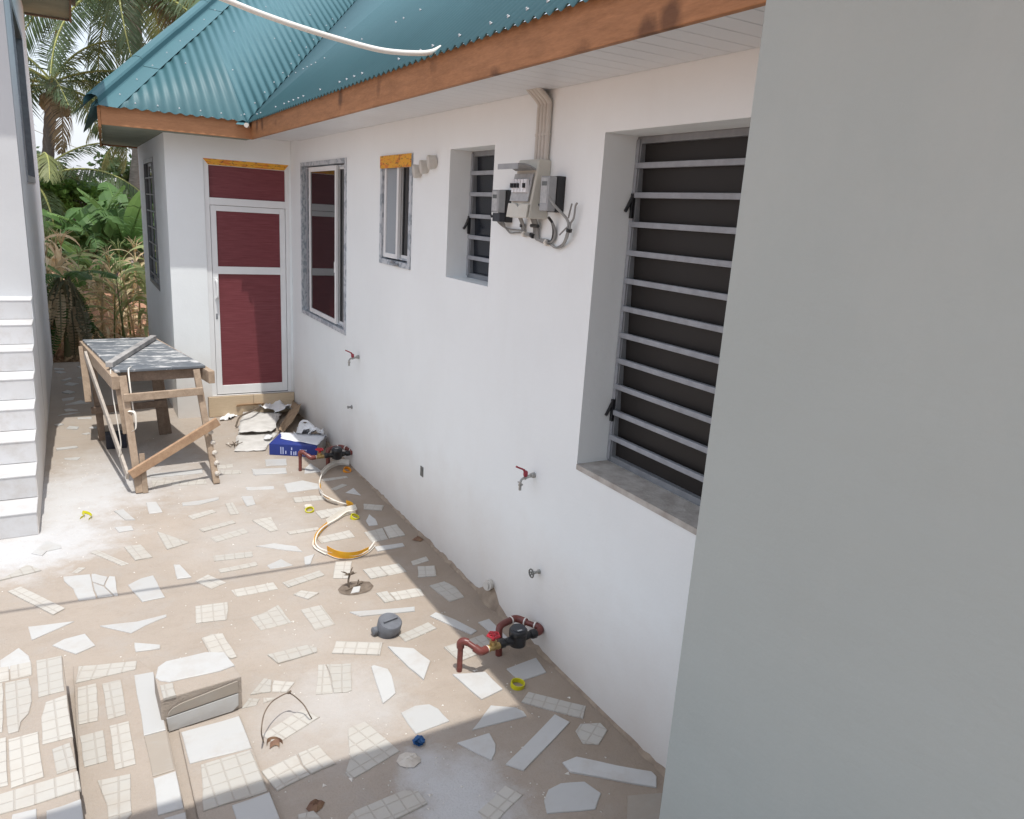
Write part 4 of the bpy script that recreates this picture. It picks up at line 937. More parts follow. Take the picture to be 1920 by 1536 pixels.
# ------------------------------------------------------------------ water meters
def water_meter(ax, ay, ang, s, label):
    """assembly along local x (from the free riser to the wall)"""
    t = thing('water_meter', label, 'water meter', (ax, ay, 0), 'water meters piped out of the long wall'); ca, sa = math.cos(ang), math.sin(ang)
    G = lambda x, y, z: Vector((ax + (x * ca - y * sa) * s, ay + (x * sa + y * ca) * s, z * s))
    def tb_(name, pts, r, mat, k=5, n=12):
        m = MB(); m.tube(smooth_path([G(*p) for p in pts], k) if len(pts) > 2 else [G(*p) for p in pts], r * s, n); return m.build(name, mat, t, smooth=True)
    tb_('riser_pipe', [(0, 0, -.02), (0, 0, .150)], .0150, 'brown_pipe')
    tb_('elbow', [(0, 0, .140), (0, 0, .168), (.012, -.012, .180), (.030, -.028, .176)], .0205, 'brown_pipe')
    tb_('pipe', [(.022, -.020, .178), (.062, -.072, .150)], .0155, 'brown_pipe')
    tb_('elbow', [(.050, -.058, .158), (.072, -.082, .142), (.092, -.082, .140), (.112, -.078, .140)], .0215, 'brown_pipe')
    tb_('sealing_tape', [(.112, -.078, .140), (.120, -.077, .140)], .0185, 'ptfe')
    m = MB(); c = G(.156, -.072, .140); ax_ = (G(1, 0, 0) - G(0, 0, 0)).normalized()
    m.lathe(G(.118, -.077, .140), ax_, [(.018 * s, 0), (.021 * s, .01 * s), (.016 * s, .02 * s), (.021 * s, .035 * s), (.016 * s, .052 * s), (.021 * s, .062 * s), (.018 * s, .075 * s)], 8)
    m.lathe(c, (0, 0, 1), [(.017 * s, 0), (.021 * s, .018 * s), (.021 * s, .034 * s), (.011 * s, .040 * s), (.009 * s, .060 * s)], 8); gv = m.build('gate_valve', 'brass', t, smooth=True)
    m = MB(); cz = c + Vector((0, 0, .068 * s))
    for r_ in (.034,):
        pts = [cz + Vector((r_ * s * math.cos(2 * math.pi * k / 5 + .4), r_ * s * math.sin(2 * math.pi * k / 5 + .4), 0)) for k in range(6)]
        m.tube(pts, .0062 * s, 6)
        for k in range(5): m.tube([cz + Vector((0, 0, .004 * s)), pts[k]], .0055 * s, 5)
    m.lathe(c + Vector((0, 0, .038 * s)), (0, 0, 1), [(.012 * s, 0), (.010 * s, .03 * s), (.013 * s, .036 * s)], 8); m.build('handwheel', 'red_paint', gv, smooth=True)
    for x0, x1 in ((.200, .236), (.400, .440)):
        m = MB(); m.lathe(G(x0, -.068, .140), ax_, [(.022 * s, 0), (.026 * s, .006 * s), (.026 * s, (x1 - x0 - .006) * s), (.020 * s, (x1 - x0) * s)], 8); m.build('coupling', 'black_plastic', t, smooth=True)
    m = MB(); m.tube([G(.232, -.068, .140), G(.275, -.066, .138), G(.37, -.064, .138), G(.405, -.066, .140)], [.019 * s, .024 * s, .024 * s, .018 * s], 12)
    m.lathe(G(.318, -.066, .092), (0, 0, 1), [(.026 * s, 0), (.045 * s, .012 * s), (.048 * s, .07 * s), (.050 * s, .072 * s), (.050 * s, .100 * s), (.044 * s, .106 * s)], 20)
    mb_ = m.build('meter_body', 'black_plastic', t, smooth=True)
    m = MB(); m.lathe(G(.318, -.066, .198), (0, 0, 1), [(.042 * s, 0), (.040 * s, .008 * s)], 20); lid = m.build('lid', 'navy_plastic', mb_, smooth=True)
    m = MB(); q = G(.305, -.098, .2075); u_ = ax_ * .014 * s; w_ = Vector((-ax_.y, ax_.x, 0)) * .005 * s; m.prism([q - u_ - w_, q + u_ - w_, q + u_ + w_, q - u_ + w_], (0, 0, .0012)); m.build('label_plate', 'label_grey', lid)
    tb_('elbow', [(.438, -.068, .140), (.462, -.066, .142), (.478, -.048, .146), (.470, -.020, .150)], .0205, 'brown_pipe')
    tb_('sealing_tape', [(.436, -.068, .140), (.443, -.068, .140)], .0185, 'ptfe')
    tb_('pipe', [(.475, -.035, .148), (.425, .050, .156)], .0155, 'brown_pipe')
    tb_('elbow', [(.440, .030, .154), (.415, .072, .158), (.392, .085, .160), (.365, .080, .160)], .0205, 'brown_pipe')
    for p, q in (((.470, -.018, .150), (.466, -.011, .150)), ((.436, .034, .155), (.432, .041, .155)), ((.372, .081, .160), (.364, .080, .160))): tb_('sealing_tape', [p, q], .0215, 'ptfe')
    tb_('pipe', [(.368, .080, .160), (.300, .066, .158), (.272, .050, .145), (.266, .036, .09), (.266, .030, -.01)], .0195, 'brown_pipe')
    return t
water_meter(-.482, 3.050, .06, .98, 'near water meter with red handwheel beside grey tile')
water_meter(-.452, 6.35, .02, .98, 'far water meter with red handwheel in front of blue box')

# ------------------------------------------------------------------ small things on the yard
cp = thing('drain_plug', 'grey plastic drain plug with a grip bar standing on the yard', 'drain plug', (-0.688, 3.535, 0.000)); c = Vector((-0.691, 3.536, 0.000))
axc = Vector((.08, -.30, 1)).normalized(); m = MB()
m.lathe(c + Vector((0, .01, -.004)), axc, [(.058, 0), (.062, .015), (.060, .04), (.067, .045), (.067, .090), (.062, .096)], 24)
m.build('body', 'grey_pvc', cp, smooth=True)
tc = c + axc * .096 + Vector((0, .01, -.004)); ux = axc.orthogonal().normalized(); ux = (Vector((1, .25, 0)) - axc * axc.dot(Vector((1, .25, 0)))).normalized(); m = MB(); m.beam(tc + axc * .006 - ux * .045, tc + axc * .006 + ux * .045, .010, .014, axc); m.build('grip', 'grey_pvc', cp, bevel=.002)
m = MB(); m.lathe(c + Vector((-.06, .01, .03)), (-1, -.2, .1), [(.022, 0), (.022, .025), (.016, .028)], 10); m.build('spigot', 'grey_pvc', cp, smooth=True)
def tape_ring(p, r, h, mat, label, ax=(0, 0, 1)):
    a = Vector(ax).normalized(); u = a.orthogonal().normalized(); v = a.cross(u); m = MB(); n = 22; p = Vector(p)
    for k in range(n):
        c0, c1 = 2 * math.pi * k / n, 2 * math.pi * (k + 1) / n; d0 = u * math.cos(c0) + v * math.sin(c0); d1 = u * math.cos(c1) + v * math.sin(c1)
        m.hexa([p + d0 * (r - .005), p + d1 * (r - .005), p + d1 * r, p + d0 * r, p + d0 * (r - .005) + a * h, p + d1 * (r - .005) + a * h, p + d1 * r + a * h, p + d0 * r + a * h])
    k_ = single('tape_spool', mat, m, label, 'tape spool', 'empty tape spools dropped on the yard'); return k_
tape_ring((-0.273, 2.809, 0.000), .036, .024, 'yellow_tape', 'empty yellow tape spool lying near the grey tile and wall', (.05, -.1, 1))
tape_ring((-0.351, 5.159, 0.000), .034, .022, 'yellow_tape', 'yellow tape spool beside the sharp bend of the coiled strip', (.3, -.3, 1))
tape_ring((-0.621, 5.411, 0.000), .034, .022, 'yellow_tape', 'yellow tape spool left of the strip, next to a stone chip', (-.2, -.3, 1))
tape_ring((-0.079, 6.197, 0.000), .036, .026, 'orange_tape', 'orange tape spool under the far end of the coiled strip', (.2, -.5, 1))
m = MB(); m.lathe((-0.612, 5.489, 0.000), (0, 0, 1), [(.03, 0), (.034, .008), (.03, .02)], 7); single('stone_chip', 'plaster_bit', m, 'pale chip of mortar beside the left yellow spool', 'chip')

# strip of packing snaking over the yard: white edges and yellow middles
def strip_part(parent, name, mat, pts, w, lift, k=6, tilt=.9):
    m = MB(); P = smooth_path(pts, k); n = len(P)
    for i in range(n - 1):
        def e(j):
            tt = (P[min(j + 1, n - 1)] - P[max(j - 1, 0)]); tt.z = 0; s = Vector((tt.y, -tt.x, 0)).normalized(); f = j / (n - 1)
            ww = w[0] + (w[1] - w[0]) * f if isinstance(w, tuple) else w
            return P[j], (s * (1 - tilt) + Vector((0, 0, tilt))).normalized() * ww
        a, wa = e(i); c, wc = e(i + 1); m.quad(a, a + wa, c + wc, c)
    o = m.build(name, mat, parent, recalc=False); so_ = o.modifiers.new('thickness', 'SOLIDIFY'); so_.thickness = .002; return o
cs = thing('packing_strip', 'yellow and white packing strip snaking over the yard tiles', 'strip', (-0.402, 5.315, 0.000))
S = [Vector(p) for p in ([(-0.012, 6.329, 0.010), (-0.102, 6.361, 0.010), (-0.215, 6.277, 0.010), (-0.322, 6.122, 0.010), (-0.397, 5.939, 0.010), (-0.441, 5.768, 0.010), (-0.450, 5.643, 0.010), (-0.429, 5.536, 0.010), (-0.380, 5.456, 0.010), (-0.329, 5.413, 0.010), (-0.293, 5.363, 0.010), (-0.311, 5.230, 0.010), (-0.388, 5.226, 0.010), (-0.485, 5.154, 0.010), (-0.575, 5.083, 0.010), (-0.650, 4.989, 0.010), (-0.713, 4.886, 0.010), (-0.749, 4.786, 0.010), (-0.741, 4.709, 0.010), (-0.710, 4.624, 0.010), (-0.671, 4.546, 0.010), (-0.611, 4.504, 0.010), (-0.536, 4.507, 0.010), (-0.452, 4.553, 0.010), (-0.377, 4.634, 0.010)])]
def zl(i): return .004 + .035 * (.5 + .5 * math.sin(i * .9))
S = [Vector((p.x, p.y, .006)) for p in S]
for (i0, i1, w, mat, tl) in ((0, 4, (.055, .05), 'strip_white', .8), (4, 7, .045, 'strip_white', .95), (6, 9, (.03, .04), 'strip_white', .6), (9, 12, (.05, .03), 'strip_yellow', .85), (11, 15, (.07, .05), 'strip_white', .75), (14, 18, (.03, .045), 'strip_yellow', .8), (15, 20, (.022, .022), 'strip_white', .2), (19, 24, (.065, .04), 'strip_yellow', .88), (18, 25, (.012, .01), 'strip_white', .3)):
    strip_part(cs, 'strip_length', mat, S[i0:i1], w, 0, 6, tl)
m = MB(); m.tube(smooth_path([p + Vector((0, 0, .012 + .02 * math.sin(i * .7) ** 2)) for i, p in enumerate(S)], 6), .0055, 6); m.build('strip_edge', 'strip_white', cs, smooth=True)
strip_part(cs, 'strip_length', 'strip_yellow', [p + Vector((.012, .0, 0)) for p in S[4:8]], (.02, .04), 0, 6, .7)
m = MB(); ribbon(m, smooth_path([(-2.157, 5.841, 0.012), (-2.129, 5.894, 0.012), (-2.142, 5.963, 0.012), (-2.102, 5.926, 0.012), (-2.083, 5.854, 0.012), (-2.104, 5.800, 0.012)], 4), .02, (.3, .3, .8)); single('yellow_offcut', 'yellow_tape', m, 'crumpled yellow offcut on the white dust by the staircase', 'offcut')

# wire hoop with a scrap of rag
m = MB(); P = [(-1.495, 2.925, 0.000), (-1.484, 3.009, 0.000)]; W_ = [Vector(P[0]), (-1.515, 2.860, 0.109), (-1.489, 2.930, 0.138), (-1.444, 3.000, 0.137), (-1.393, 3.050, 0.122), (-1.355, 3.060, 0.121), (-1.331, 3.040, 0.112), (-1.293, 3.020, 0.066), (-1.279, 2.980, 0.038), (-1.265, 2.990, -0.031)]
W_ = [Vector((p[0], p[1], max(.004, p[2]))) for p in W_]; m.tube(smooth_path(W_, 5), .0030, 5)
m.tube(smooth_path([(-1.355, 3.060, 0.121), (-1.345, 3.050, 0.135)], 2), .006, 5); single('wire_hoop', 'rust_wire', m, 'thin rusty wire hoop arching over a grid patterned tile', 'wire', smooth=True)
m = MB(); ribbon(m, smooth_path([(-1.487, 2.898, 0.008), (-1.475, 2.923, 0.008), (-1.448, 2.922, 0.008), (-1.429, 2.901, 0.008), (-1.422, 2.883, 0.008)], 5), .018, (0, .4, .9)); ribbon(m, smooth_path([(-1.477, 2.883, 0.010), (-1.454, 2.895, 0.010), (-1.440, 2.885, 0.010), (-1.440, 2.866, 0.010)], 4), .03, (.3, .9, .3)); single('rag_scrap', 'dead_leaf', m, 'twisted brown scrap lying at the foot of the wire hoop', 'rag')
m = MB()
for k in range(9):
    a = 2 * math.pi * k / 9; p = Vector((-0.889, 2.624, 0.012)); q = p + Vector((math.cos(a) * .030, math.sin(a) * .026, ru(.0, .022))); r2 = p + Vector((math.cos(a + .75) * .030, math.sin(a + .75) * .026, ru(0, .022))); m.quad(p + Vector((0, 0, .022)), q, r2, p + Vector((0, 0, -.01)))
m.lathe(Vector((-0.884, 2.636, 0.002)), (0.3, -.2, 1), [(.026, 0), (.022, .012), (.026, .018), (.012, .028)], 7); single('crushed_cap', 'blue_cap', m, 'crushed bright blue plastic cap at the shadow edge', 'cap')
def crumple(p, r, h, mat, name, label, cat, n=9, flat=.5):
    m = MB(); p = Vector(p); vs_ = [p + Vector((0, 0, h))]; rings = 3
    for j in range(1, rings + 1):
        for k in range(n):
            a = 2 * math.pi * k / n + ru(-.15, .15); rr = r * j / rings * ru(.8, 1.2); vs_.append(p + Vector((rr * math.cos(a), rr * math.sin(a) * ru(.7, 1), max(.003, h * (1 - j / rings) * ru(.4, 1.3) + (.004 if j < rings else .002)))))
    f = [(0, 1 + k, 1 + (k + 1) % n) for k in range(n)]
    for j in range(rings - 1):
        for k in range(n): f.append((1 + j * n + k, 1 + (j + 1) * n + k, 1 + (j + 1) * n + (k + 1) % n, 1 + j * n + (k + 1) % n))
    m.add(vs_, f); return single(name, mat, m, label, cat)
crumple((-0.965, 2.543, 0.000), .055, .022, 'plaster_bit', 'plaster_scrap', 'flaky pale plaster scrap lying on the shaded yard', 'plaster')
crumple((-1.392, 2.469, 0.000), .035, .035, 'dead_leaf', 'dead_leaf', 'curled red brown dead leaf at the bottom edge', 'leaf', 8)
crumple((-0.056, 4.623, 0.000), .042, .030, 'dead_leaf', 'dead_leaf', 'dark curled dead leaf at the foot of the long wall', 'leaf', 8)
# planting hole with a dead seedling and a broken tile in it
hole = thing('planting_pit', 'round hole in the screed with dead seedling and tile shard', 'hole', (-0.687, 4.105, 0.000)); hc = Vector((-0.687, 4.105, 0.000))
m = MB(); n = 26; ri = []
for k in range(n):
    a = 2 * math.pi * k / n; q = ru(.93, 1.07); ri.append((Vector((.112 * q * math.cos(a), .085 * q * math.sin(a), .0025)), Vector((.100 * q * math.cos(a), .075 * q * math.sin(a), .006 + ru(0, .004))), Vector((.080 * math.cos(a), .058 * math.sin(a), .0035))))
for k in range(n):
    A, B_ = ri[k], ri[(k + 1) % n]
    m.quad(hc + A[0], hc + B_[0], hc + B_[1], hc + A[1]); m.quad(hc + A[1], hc + B_[1], hc + B_[2], hc + A[2])
m.add([hc + Vector((0, 0, .004))] + [hc + r_[2] for r_ in ri], [(0, 1 + k, 1 + (k + 1) % n) for k in range(n)]); m.build('pit', 'pit_dirt_shade', hole, smooth=True)
m = MB(); m.tube(smooth_path([hc + Vector((-.035, .02, 0)), hc + Vector((-.04, .025, .04)), hc + Vector((-.03, .03, .08)), hc + Vector((-.005, .03, .10))], 4), .006, 6)
for (dx, dy, dz, l) in ((-.05, .02, .03, 1), (.03, .03, .045, 1), (-.02, -.03, .04, .8), (.05, 0, .01, .9), (-.045, -.01, .015, .9)):
    o_ = hc + Vector((-.030, .03, .082)); m.tube([o_, o_ + Vector((dx, dy, dz)) * .6 * l, o_ + Vector((dx, dy, dz * .8)) * l], [.004, .005, .001], 5)
m.tube([hc + Vector((.02, .03, .0)), hc + Vector((.03, .035, .035))], .005, 5); m.tube([hc + Vector((-.07, -.02, .006)), hc + Vector((.06, .04, .012))], .004, 5); m.build('seedling', 'dry_twig', hole, smooth=True)
m = MB(); m.prism([hc + Vector((-.055, -.068, .004)), hc + Vector((.0, -.066, .004)), hc + Vector((.018, -.035, .022)), hc + Vector((-.025, -.03, .022))], (0, 0, .006)); m.build('tile_shard', 'tile_w', hole)
m = MB()
for k in range(7):
    p = Vector((-0.862, 7.251, 0.004)); a = ru(0, 6.3); m.tube([p + Vector((ru(-.03, .03), ru(-.05, .05), .0)), p + Vector((math.cos(a) * ru(.04, .10), math.sin(a) * ru(.04, .1), ru(.01, .05)))], .004, 5)
single('twig_heap', 'dry_twig', m, 'small tangle of dry twigs on the yard left of the sacks', 'twigs')

# ------------------------------------------------------------------ rubbish heap by the door
def sheet(name, mat, label, cat, corners, z, wob, nx=10, ny=8, group=None, rag=.012, fold=None, seed=1):
    R = random.Random(seed); c = [Vector(p) for p in corners]; m = MB(); vs_ = []
    ph = [R.uniform(0, 6) for _ in range(6)]
    for j in range(ny + 1):
        for i in range(nx + 1):
            u, v = i / nx, j / ny; p = c[0].lerp(c[1], u).lerp(c[3].lerp(c[2], u), v)
            h = wob * (math.sin(u * 7 + ph[0]) * math.sin(v * 6 + ph[1]) * .5 + .5 * math.sin(u * 13 + v * 9 + ph[2]) * .5 + R.uniform(-.25, .25) + .6)
            if i in (0, nx) or j in (0, ny): p = p + Vector((R.uniform(-rag, rag), R.uniform(-rag, rag), 0))
            if fold: h += fold(u, v)
            vs_.append((p.x, p.y, p.z + z + max(h, 0)))
    f = [(j * (nx + 1) + i, j * (nx + 1) + i + 1, (j + 1) * (nx + 1) + i + 1, (j + 1) * (nx + 1) + i) for j in range(ny) for i in range(nx)]
    m.add(vs_, f); o = single(name, mat, m, label, cat, group, smooth=True, recalc=False); so_ = o.modifiers.new('thickness', 'SOLIDIFY'); so_.thickness = .003; return o
sheet('paper_sack', 'sack_paper', 'flattened cement sack with torn edge, lower and nearer of two', 'sack', [(-0.881, 7.061, 0.000), (-0.616, 7.004, 0.000), (-0.365, 7.555, 0.000), (-0.743, 7.638, 0.000)], .004, .010, seed=2, group='flattened cement sacks by the door')
sheet('paper_sack', 'sack_paper', 'flattened cement sack resting on top, nearer the door', 'sack', [(-0.767, 7.557, 0.020), (-0.447, 7.472, 0.020), (-0.179, 8.161, 0.020), (-0.556, 8.323, 0.020)], .016, .020, seed=3, group='flattened cement sacks by the door')
sheet('cardboard_flap', 'cardboard', 'orange brown cardboard sheet leaning on the wood look doorstep', 'cardboard', [(-0.709, 8.408, 0.010), (-0.343, 8.416, 0.010), (-0.351, 8.310, 0.124), (-0.617, 8.310, 0.125)], .004, .006, seed=4)
sheet('cardboard_strip', 'cardboard_dull', 'long brown cardboard strip curled along the foot of the wall', 'cardboard', [(-0.373, 7.522, 0.010), (-0.321, 7.445, 0.010), (-0.049, 7.847, 0.050), (-0.017, 8.389, 0.080)], .01, .03, 12, 5, seed=5, fold=lambda u, v: .12 * v * u)
sheet('plastic_sheet', 'poly_white', 'crumpled white plastic sheet on the rubbish heap by the door', 'plastic', [(-0.413, 8.218, 0.030), (-0.111, 8.010, 0.030), (0.046, 8.547, 0.030), (-0.217, 8.780, 0.030)], .03, .075, 14, 10, seed=6, rag=.03)
sheet('plastic_scrap', 'poly_white', 'small scrap of white plastic left of the sacks', 'plastic', [(-0.836, 8.168, 0.000), (-0.716, 8.175, 0.000), (-0.604, 8.368, 0.000), (-0.742, 8.410, 0.000)], .004, .03, 8, 6, seed=7)
sheet('plastic_scrap', 'poly_white', 'tiny white scrap lying on the lower sack', 'plastic', [(-0.567, 7.280, 0.020), (-0.501, 7.277, 0.020), (-0.464, 7.399, 0.020), (-0.527, 7.419, 0.020)], .012, .008, 5, 4, seed=8)
m = MB(); m.tube(smooth_path([(-0.730, 7.847, 0.020), (-0.673, 7.917, 0.100), (-0.544, 8.025, 0.120), (-0.379, 8.290, 0.100)], 5), .010, 5); single('dry_stick', 'dry_twig', m, 'thin crooked stick lying over the sacks near the door', 'stick', smooth=True)
# blue tile carton
B0, B1, B2, B3 = [Vector(p) for p in ([(-0.604, 6.880, 0.000), (-0.218, 6.661, 0.000)])] + [None, None]
ux = (B1 - B0); wv = Vector((-ux.y, ux.x, 0)).normalized() * .36; hv = Vector((0, 0, .112))
ctn = thing('tile_carton', 'dark blue tile carton with white print by the far meter', 'carton', B0)
m = MB(); m.hexa([B0, B1, B1 + wv, B0 + wv, B0 + hv, B1 + hv, B1 + wv + hv, B0 + wv + hv]); m.build('carton_body', 'blue_card', ctn, bevel=.004)
out = -wv.normalized() * .0015; ud = ux.normalized()
def print_block(m, u0, u1, z0, z1): m.quad(B0 + ud * u0 + out + Vector((0, 0, z0)), B0 + ud * u1 + out + Vector((0, 0, z0)), B0 + ud * u1 + out + Vector((0, 0, z1)), B0 + ud * u0 + out + Vector((0, 0, z1)))
Lc = ux.length; PB = [(u, u + .009, .015, .085) for u in (.105, .125)] + [(u, u + .010, a, c) for (u, a, c) in ((.150, .02, .05), (.20, .01, .05), (.205, .06, .085), (.225, .01, .045), (.243, .012, .05))]
for u in (.285, .302, .320, .338): PB += [(u, u + .011, z0 + ru(0, .004), z0 + .015) for z0 in (.012, .034, .056)]
for q in PB: m = MB(); print_block(m, *q); m.build('print', 'white_print', ctn)
ex = ud * .0015; m = MB(); q0 = B1 + ex + wv * .02; m.hexa([q0 + Vector((0, 0, .006)), q0 + wv * .96 + Vector((0, 0, .006)), q0 + wv * .96 + ex + Vector((0, 0, .006)), q0 + ex + Vector((0, 0, .006)), q0 + Vector((0, 0, .106)), q0 + wv * .96 + Vector((0, 0, .106)), q0 + wv * .96 + ex + Vector((0, 0, .106)), q0 + ex + Vector((0, 0, .106))]); m.build('end_panel', 'box_side', ctn)
top = B0 + hv
sheet('paper_sheet', 'paper_white', 'white paper sheet spread over the blue carton', 'paper', [top + ud * .07 + wv * .42, top + ud * (Lc + .004) + wv * .05, top + ud * (Lc + .006) + wv * 1.03, top + ud * .0 + wv * .98], .004, .004, 8, 6, seed=9, rag=.006)
sheet('carrier_bag', 'poly_white', 'crumpled white carrier bag with handle loops behind the carton', 'bag', [top + ud * .16 + wv * .86 - hv * .3, top + ud * (Lc + .0) + wv * .8 - hv * .3, top + ud * (Lc - .03) + wv * 1.30 - hv * .9, top + ud * .15 + wv * 1.35 - hv * .9], .03, .075, 14, 10, seed=10, rag=.03, fold=lambda u, v: .09 * math.sin(math.pi * u) * math.sin(math.pi * min(1, v * 1.2)))
m = MB(); p = top + ud * .22 + wv * 1.05; m.tube(smooth_path([p + ud * -.05, p + ud * -.03 + hv * .9, p + ud * .02 + hv * 1.15, p + ud * .07 + hv * .8, p + ud * .06], 5), .012, 6); m2 = m
single('bag_handle', 'poly_white', m, 'white handle loop of the carrier bag standing up', 'bag handle', smooth=True)

# loose chips, crumbs and lime flakes nobody could count
m = MB(); spots = [(-2.151, 6.404, 0.90, 420), (-2.439, 5.519, 0.70, 200), (-1.407, 6.888, 0.90, 90), (-0.995, 5.546, 0.90, 80), (-1.072, 3.164, 0.90, 160), (-0.832, 2.333, 0.60, 160), (-0.518, 2.434, 0.50, 60), (-0.585, 3.538, 0.80, 60), (-1.800, 4.077, 0.80, 70), (-1.413, 3.906, 0.60, 50), (-0.058, 3.303, 0.25, 15), (-0.341, 6.840, 0.60, 60), (-0.228, 2.726, 0.30, 20)]
for (cx_, cy_, r_, n_) in spots:
    for i in range(int(n_ * .55)):
        a = ru(0, 6.283); rr = r_ * math.sqrt(rnd()); s = ru(.002, .0075) * (1 if rnd() < .93 else 2); p = Vector((cx_ + rr * math.cos(a), cy_ + rr * math.sin(a), .001)); t0 = ru(0, 6.3)
        if p.x > -.02: continue
        q = [p + Vector((s * math.cos(t0 + k * 2.1) * ru(.6, 1.2), s * math.sin(t0 + k * 2.1) * ru(.6, 1.2), 0)) for k in range(3)]; m.add(q + [p + Vector((0, 0, s * .5))], [(0, 1, 3), (1, 2, 3), (2, 0, 3)])
tag(m.build('crumbs', 'chip_white', None), 'white crumbs of plaster and lime scattered over the yard', 'crumbs', kind='stuff')
# ------------------------------------------------------------------ vegetation
def mesh_of(mb, name, mat, smooth=False):
    me = bpy.data.meshes.new(name); me.from_pydata(mb.v, [], mb.f)
    for mm in (mat if isinstance(mat, list) else [mat]): me.materials.append(MATS[mm])
    for p, i in zip(me.polygons, mb.mi): p.material_index = i; p.use_smooth = smooth
    return me
def frond_mesh(seed, L=2.8, bend=1.3, hang=.55, ll=.62, mats=('palm_leaf', 'palm_rib'), n=64):
    R = random.Random(seed); m = MB(); pts = []; p = Vector((0, 0, 0)); N = 22
    for i in range(N + 1):
        t = i / N; el = .55 - bend * t ** 1.25; pts.append(p.copy()); p = p + Vector((math.cos(el), 0.03 * math.sin(3 * t), math.sin(el))) * (L / N)
    m.tube(pts, [.026 * (1 - .85 * i / N) + .003 for i in range(N + 1)], 5, 1)
    for s in (-1, 1):
        for i in range(n):
            t = .10 + .90 * (i + .5 + R.uniform(-.3, .3)) / n; f = t * N; k = min(int(f), N - 1); q = pts[k].lerp(pts[k + 1], f - k); d = (pts[k + 1] - pts[k]).normalized()
            l = ll * (math.sin(math.pi * min(1, .18 + t * .80)) ** .7) * R.uniform(.85, 1.1)
            up = Vector((0, 1, 0)).cross(d) * -1
            fw = .55 + .5 * t; dirn = (Vector((0, s, 0)) + d * fw + Vector((0, 0, R.uniform(-.35, .05)))).normalized()
            dw = Vector((0, 0, -1)); a = q; w = .0145 * R.uniform(.8, 1.2)
            b1 = q + dirn * l * .5 + dw * l * hang * .18 * R.uniform(.5, 1.4); c1 = q + dirn * l * .85 + dw * l * hang * .62 * R.uniform(.7, 1.3)
            sd_ = d.cross(dirn).cross(dirn).normalized() * w
            m.quad(a - sd_ * .6, a + sd_ * .6, b1 + sd_, b1 - sd_); m.add((b1 - sd_, b1 + sd_, c1), ((0, 1, 2),))
    return mesh_of(m, 'frond', list(mats))
FR = [frond_mesh(1), frond_mesh(2, 3.0, 1.55, .7), frond_mesh(3, 2.6, 1.1, .45), frond_mesh(4, 2.9, 1.8, .95)]
FRP = [frond_mesh(5, 2.7, 1.5, .8, .6, ('palm_leaf_pale', 'palm_rib')), frond_mesh(6, 2.6, 1.9, 1.0, .6, ('palm_leaf_pale', 'palm_rib'))]
FRD = [frond_mesh(7, 1.9, 1.9, 1.1, .42, ('palm_leaf_dry', 'palm_leaf_dry'), 40)]
def palm(label, base, top, r0, r1, n, scale, seed, bark='bark', trunk=True, az=None, pale=.25, lean=0):
    R = random.Random(seed); t = thing('palm_tree', label, 'palm tree', base, 'coconut palms behind the yard'); B_ = Vector(base); T = Vector(top)
    if trunk:
        m = MB(); N = 26; pts = [B_.lerp(T, i / N) + Vector((lean * math.sin(math.pi * i / N), 0, 0)) for i in range(N + 1)]
        m.tube(pts, [(r0 + (r1 - r0) * i / N) * (1.06 if i % 2 else .97) for i in range(N + 1)], 12); m.build('trunk', bark, t, smooth=True)
        for k in range(7):
            m = MB(); a = R.uniform(0, 6.3); c = T + Vector((math.cos(a) * r1 * 1.6, math.sin(a) * r1 * 1.6, -.25 - .1 * (k % 3))); m.lathe(c, (R.uniform(-.3, .3), R.uniform(-.3, .3), -1), [(.03, 0), (.10, .06), (.115, .15), (.07, .24), (.01, .27)], 8); m.build('coconut', 'palm_leaf_dry', t, smooth=True)
    rel = T - B_
    for k in range(n):
        a = (az[k] if az and k < len(az) else k * 2.399 + R.uniform(-.3, .3)); pit = 1.0 - 1.75 * (k / n) + R.uniform(-.12, .12)
        me = R.choice(FR) if R.random() > pale else R.choice(FRP)
        if k > n - 2: me = FRD[0]
        shared('frond', me, t, rel + Vector((0, 0, -.12 * k / n)), (R.uniform(-.25, .25), -pit * .75 + .35, a), scale * R.uniform(.88, 1.1))
    return t
palm('tall dark trunked palm close to the neighbouring wall', (-2.548, 20.000, 1.505), (-2.178, 20.000, 4.499), .125, .105, 16, .98, 11, 'bark_dark', pale=.2)
palm('big palm whose long fronds hang over the hip of the roof', (-1.017, 18.500, 1.412), (-0.693, 18.500, 6.441), .135, .11, 22, 1.25, 12, 'bark', pale=.4, lean=.25)
palm('palm crown hanging behind the left end of the eaves', (-0.133, 22.000, 1.542), (0.155, 22.000, 3.974), .14, .12, 12, .85, 13, 'bark', pale=.5)
palm('young palm with low arching fronds beside the dark trunk', (-2.715, 19.000, 1.752), (-2.640, 19.000, 2.420), .12, .11, 13, 1.0, 14, 'bark_dark', pale=.6)
palm('palm with dense dark crown at the top of the picture', (0.237, 25.000, 1.290), (1.174, 25.000, 7.480), .17, .14, 11, 1.1, 15, 'bark_dark', pale=.3)

